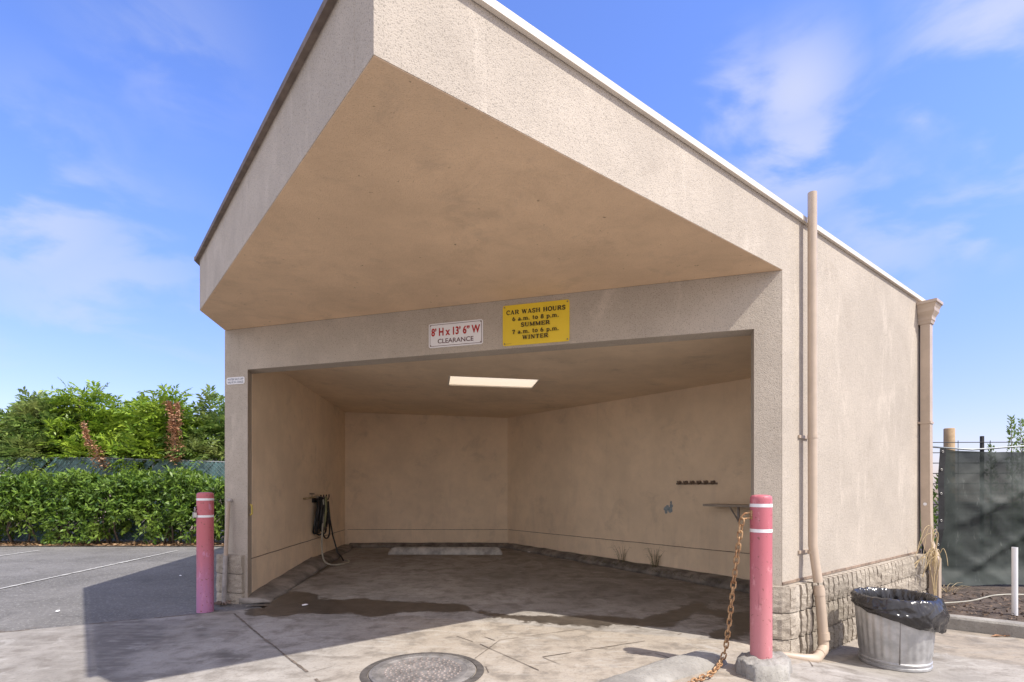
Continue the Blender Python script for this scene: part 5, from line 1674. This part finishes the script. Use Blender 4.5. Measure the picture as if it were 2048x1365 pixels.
# trees beyond the slatted fence
TX = [  # x, top height, material, label
 (-13.1, 3.15, 'leaf_tree', 'leafy tree beyond the slatted fence, outside the left edge of the photo'),
 (-11.7, 3.30, 'leaf_dark', 'dull green feathery tree beyond the fence, at the left edge of the photo'),
 (-11.0, 3.34, 'leaf_dark', 'feathery olive green tree beyond the fence, second from the left edge'),
 (-10.25, 3.62, 'leaf_tree', 'tallest bright yellow-green tree beyond the fence, with a dead branch at its left foot'),
 (-9.25, 3.34, 'leaf_tree', 'rounded bright green tree beyond the fence, left of the upright dead branch'),
 (-8.15, 3.52, 'leaf_tree', 'green tree beyond the fence holding an upright dead brown branch'),
 (-7.25, 3.36, 'leaf_dark', 'feathery green tree beyond the fence, nearest the left pier'),
 (-6.2, 3.2, 'leaf_dark', 'feathery tree beyond the fence, hidden behind the left pier'),
]
for i, (x, h_, mk, lb) in enumerate(TX):
    ty = 13.0 + .35 * math.sin(i * 2.1)
    t = thing('leafy_tree', lb, 'tree', (x, ty, 0), 'trees beyond the slatted fence')
    mb = MB()
    tips = []
    for k in range(5):
        ex, ey = random.uniform(-.55, .55), random.uniform(-.5, .4)
        top = random.uniform(.62, .95) * h_
        mb.tube([(x + ex * .08, ty + ey * .08, -.05), (x + ex * .3, ty + ey * .3, .9), (x + ex * .75, ty + ey * .7, 1.8), (x + ex, ty + ey, top)], [.055, .042, .025, .008], 7)
        tips.append((ex, ey, top))
    mb.build('trunk', M['bark'], t, True)
    cl = [((0, 0, 2.45), (.6, .45, .42)), ((.1, -.1, 1.95), (.62, .42, .3)), ((-.36, .1, h_ - .68), (.27, .25, .3)), ((.36, .1, h_ - .62), (.27, .25, .28))]
    for ex, ey, top in tips: cl.append(((ex * 1.0, ey, top - .22), (.30, .28, .24)))
    cl.append(((random.uniform(-.15, .15), 0, h_ - .34), (.2, .2, .26)))
    cl.append(((random.uniform(-.4, .4), -.62, 1.95), (.3, .22, .22)))
    me = frond_foliage('crown', M[mk], cl, 640, .150)
    link('crown', me, t)
# dead brown branches on two of the trees
def dead_branch(tree, pts, r, n):
    mb = MB(); mb.tube([Vector(p) for p in pts], [.02] + [.012] * (len(pts) - 1), 6)
    off = Vector(tree.location)
    P, D, N = [], [], []
    for k in range(n):
        f = random.random() * (len(pts) - 1.001); i = int(f)
        p = Vector(pts[i]).lerp(Vector(pts[i + 1]), f - i) - off
        d = Vector((random.gauss(0, 1), random.gauss(0, .8), random.gauss(-.35, .7))).normalized()
        rr = r * random.random() ** .6 * (.55 + .45 * math.sin(f * 2))
        P.append(p + Vector((random.gauss(0, 1), random.gauss(0, 1), random.gauss(0, .7))).normalized() * rr); D.append(d); N.append(d.orthogonal().normalized())
    L = rng.uniform(.05, .10, n)
    me = leaves_mesh('dead_leaves', np.array(P), np.array(D), np.array(N), L, L * .4, M['leaf_dead'])
    br = mb.build('dead_branch', M['bark'], tree, True, label='dead brown branch')
    link('dead_leaves', me, br)
trees = [o for o in COL.objects if o.name.startswith('leafy_tree')]
dead_branch(trees[5], [(-7.45, 11.98, 1.78), (-7.46, 11.96, 2.3), (-7.52, 11.98, 2.75), (-7.66, 12.02, 3.12)], .20, 900)
dead_branch(trees[5], [(-7.47, 11.98, 2.4), (-7.44, 11.98, 2.8), (-7.42, 12.0, 3.08)], .14, 380)
dead_branch(trees[3], [(-9.0, 11.98, 1.62), (-9.15, 11.95, 1.95), (-9.4, 11.95, 2.3), (-9.5, 12.0, 2.65)], .18, 620)

# leaf litter at the foot of the hedge
n = 2600
P = np.stack([rng.uniform(-14, -3.2, n), 11.12 + np.abs(rng.normal(size=n)) * .30 - .03, rng.uniform(.016, .04, n)], 1)
D = unit(np.stack([rng.normal(size=n), rng.normal(size=n), rng.normal(size=n) * .25], 1)); N = unit(np.stack([rng.normal(size=n) * .4, rng.normal(size=n) * .4, np.ones(n)], 1))
L = rng.uniform(.05, .11, n)
o = bpy.data.objects.new('fallen_leaves', leaves_mesh('fallen_leaves', P, D, N, L, L * .5, M['litter'])); COL.objects.link(o)
tag(o, 'dry brown fallen leaves along the foot of the hedge', 'leaf litter', kind='stuff')

n = 1500
u1 = rng.random(n); P = np.stack([4.3 + 4.2 * u1, 5.35 - .75 * (4.3 + 4.2 * u1 - 4.3) * .55 + rng.random(n) * 1.5, rng.uniform(-.05, -.03, n)], 1)
P = P[(P[:, 1] > 5.45 - .79 * (P[:, 0] - 3.93) + .35) & (P[:, 1] < 6.95)]; n = len(P)
D = unit(np.stack([rng.normal(size=n), rng.normal(size=n), rng.normal(size=n) * .3], 1)); N = unit(np.stack([rng.normal(size=n) * .4, rng.normal(size=n) * .4, np.ones(n)], 1))
L = rng.uniform(.03, .08, n)
o = bpy.data.objects.new('leaf_mulch', leaves_mesh('leaf_mulch', P, D, N, L, L * .35, M['mulch'])); COL.objects.link(o)
tag(o, 'dark dead leaves and twigs scattered over the dirt bed', 'leaf litter', kind='stuff')

# shrubs seen over and through the right-hand fence
def plume_shrub(x, y, z0, stems, label, mt, spread=.25, leaf=.05):
    t = thing('feathery_shrub', label, 'shrub', (x, y, z0), 'shrubs behind the right-hand fence')
    mb = MB(); P, D, N = [], [], []
    for dx, dy, h_, r in stems:
        lean = random.uniform(-.05, .05)
        mb.tube([(x + dx, y + dy, z0), (x + dx + lean * .5, y + dy, z0 + h_ * .5), (x + dx + lean, y + dy, z0 + h_)], [.014, .01, .003], 6)
        m2 = int(230 * h_)
        for k in range(m2):
            f = .12 + .88 * random.random()
            rr = r * (1.05 - f) ** .7 * random.random() ** .5
            th = random.random() * 6.283
            P.append((dx + lean * f + math.cos(th) * rr, dy + math.sin(th) * rr, h_ * f)); 
            d = Vector((math.cos(th) * .6, math.sin(th) * .6, random.uniform(.4, 1.1))).normalized()
            D.append(d); N.append(d.orthogonal().normalized())
    mb.build('stems', M['bark'], t, True)
    L = rng.uniform(.6, 1.3, len(P)) * leaf
    link('foliage', leaves_mesh('foliage', np.array(P), np.array(D), np.array(N), L, L * .3, mt), t)
plume_shrub(7.75, 8.2, -.05, [(-.15, 0, 2.32, .12), (.1, .1, 2.30, .12), (.35, 0, 2.2, .14), (-.4, .1, 1.9, .15), (.6, 0, 2.42, .12), (0, -.1, 1.7, .2)], 'pale green feathery shrub rising over the green screen, at the right edge', M['leaf_willow'])
plume_shrub(6.35, 8.1, -.05, [(-.3, 0, 1.75, .2), (-.1, .1, 1.72, .2), (-.5, .1, 1.5, .25), (.1, 0, 1.5, .25), (-.35, -.1, 1.2, .3)], 'yellow-green weed bush seen through the wire gap beside the downspout', M['leaf_willow'], leaf=.07)
plume_shrub(9.2, 8.4, -.05, [(0, 0, 2.3, .15), (.3, .1, 2.4, .14), (-.3, 0, 2.1, .16)], 'feathery shrub behind the screen, outside the right edge of the photo', M['leaf_willow'])

# dry weeds and grass
def weed(name, base, n, length, spread, mt, label, cat, bend=.5, r=.0028, up=.8):
    mb = MB()
    b = Vector(base)
    for k in range(n):
        th = random.random() * 6.283
        h_ = length * random.uniform(.45, 1.0)
        o_ = Vector((math.cos(th), math.sin(th), 0)) * spread * random.random()
        d = Vector((math.cos(th), math.sin(th), 0)) * h_ * random.uniform(.2, bend)
        s0 = b + o_ * .4
        mb.tube([s0, s0 + d * .25 + Vector((0, 0, h_ * .5 * up)), s0 + d * .7 + Vector((0, 0, h_ * .85 * up)), s0 + d * 1.25 + Vector((0, 0, h_ * .8 * up))], [r, r * .8, r * .6, r * .3], 5, cap=False)
    o = rebase(mb.build(name, mt, None, True), b)
    return tag(o, label, cat)
ws_ = along(AE - .1, .22)
mb = MB()
wb = V3(along(3.08, .21), -.16)
for (ex, z1, z2) in ((-.05, .66, .50), (.03, .62, .40), (-.12, .60, .45)):
    mb.tube(cat([wb, wb + Vector((ex * .3, 0, .35)), wb + Vector((ex, -.02, z1)), wb + Vector((ex - .14, -.05, z1 - .05)), wb + Vector((ex - .22, -.06, z2))]), .005, 6)
for k in range(10):
    hz = wb + Vector((random.uniform(-.10, .02), -.04, random.uniform(.60, .68)))
    d = Vector((random.uniform(-.2, .06), random.uniform(-.1, .02), 0))
    mb.tube(cat([hz, hz + d * .4 + Vector((0, 0, .05)), hz + d * .8 + Vector((0, 0, -.02)), hz + d + Vector((0, 0, -random.uniform(.1, .24)))], 5), .003, 5)
for k in range(5):
    hz = wb + Vector((random.uniform(-.14, .0), -.05, random.uniform(.82, .92)))
    d = Vector((random.uniform(-.36, .04), random.uniform(-.1, .02), 0))
    mb.tube(cat([wb + Vector((-.04, 0, .5)), hz, hz + d * .5 + Vector((0, 0, .02)), hz + d + Vector((0, 0, -random.uniform(.15, .4)))], 5), .0028, 5)
o = rebase(mb.build('dry_weed', M['straw'], None, True), wb)
tag(o, 'dry straw-coloured weed drooping beside the foot of the downspout', 'weed')
for k, (q, L_, n_, lb) in enumerate(((2.75, .30, 16, 'thin dark weed growing at the foot of the right inner wall, farther in'), (3.3, .36, 26, 'bushy dark weed clump on the kerb of the right inner wall, nearer the shelf'))):
    p = wall_right(q, .09)
    weed('wall_weed', V3(p, ground_z(p.x, p.y) + .07), n_, L_, .12, M['weed'], lb, 'weed', .6, .0017, 1.0)
mb = MB()
for k in range(420):
    q = random.uniform(2.0, 5.2); p = wall_right(q, random.uniform(.04, .2))
    b0 = V3(p, ground_z(p.x, p.y) + .05)
    d = Vector((random.uniform(-.06, .06), random.uniform(-.06, .06), random.uniform(.015, .06)))
    mb.tube([b0, b0 + d * .6, b0 + d + Vector((0, 0, -.01))], [.0022, .0018, .0006], 4, cap=False)
o = mb.build('dry_grass', M['weed'], None, True)
tag(o, 'short dry grass growing along the right inner kerb', 'grass', kind='stuff')
weed('dry_tuft', (5.25, 6.55, -.05), 22, .26, .3, M['straw'], 'dry grass tuft lying below the green screen', 'weed', 1.2, .003, .45)
mb = MB()
for k in range(26):
    th = random.random() * 6.28; r0 = random.uniform(.0, .05)
    b0 = V3(front(sL - .1, .12), .0) + Vector((math.cos(th) * r0, math.sin(th) * r0, 0))
    mb.tube([b0, b0 + Vector((math.cos(th) * .03, math.sin(th) * .03, .03)), b0 + Vector((math.cos(th) * .07, math.sin(th) * .07, .015))], .004, 4, cap=False)
o = rebase(mb.build('dead_tuft', M['screed'], None, True), V3(front(sL - .1, .12), 0))
tag(o, 'small dark dead tuft at the foot of the left pier conduit', 'weed')
# scraps on the ground
scr = [(1058, 1106, .035, 'litter_scrap', 'pale paper scrap on the bay floor near the wheel stop'), (610, 1212, .035, 'litter_scrap', 'tiny white scrap on the wet floor by the left kerb'), (361, 1153, .022, 'litter_scrap', 'white scrap on the shaded asphalt beside the left bollard'), (115, 1224, .025, 'litter_scrap', 'white scrap on the sunlit asphalt at the left')]
for px, py, s_, nm, lb in scr:
    p = gpt(px, py, .006)
    if px < 420: p = Vector(((px - PX0) / FPX * (CH * FPX / (py - PY0)), CH * FPX / (py - PY0), .004))
    mb = MB()
    pts = [p + Vector((math.cos(k * 1.05) * s_ * random.uniform(.5, 1), math.sin(k * 1.05) * s_ * random.uniform(.5, 1), random.uniform(0, .012))) for k in range(6)]
    mb.add(pts + [p + Vector((0, 0, .014))], [(k, (k + 1) % 6, 6) for k in range(6)])
    tag(rebase(mb.build(nm, M['sign_white'], None), p), lb, 'scrap')
p = gpt(1996, 1274, .004)
mb = MB()
for dx, s_ in ((0, .07), (.09, .04)):
    mb.add([p + Vector((dx - s_, 0, 0)), p + Vector((dx, -.02, .018)), p + Vector((dx + s_, .005, .006)), p + Vector((dx, .025, .012))], [(0, 1, 2, 3)])
tag(rebase(mb.build('dead_leaf', M['leaf_dead'], None), p), 'curled brown leaf on the stained gutter below the kerb', 'leaf')
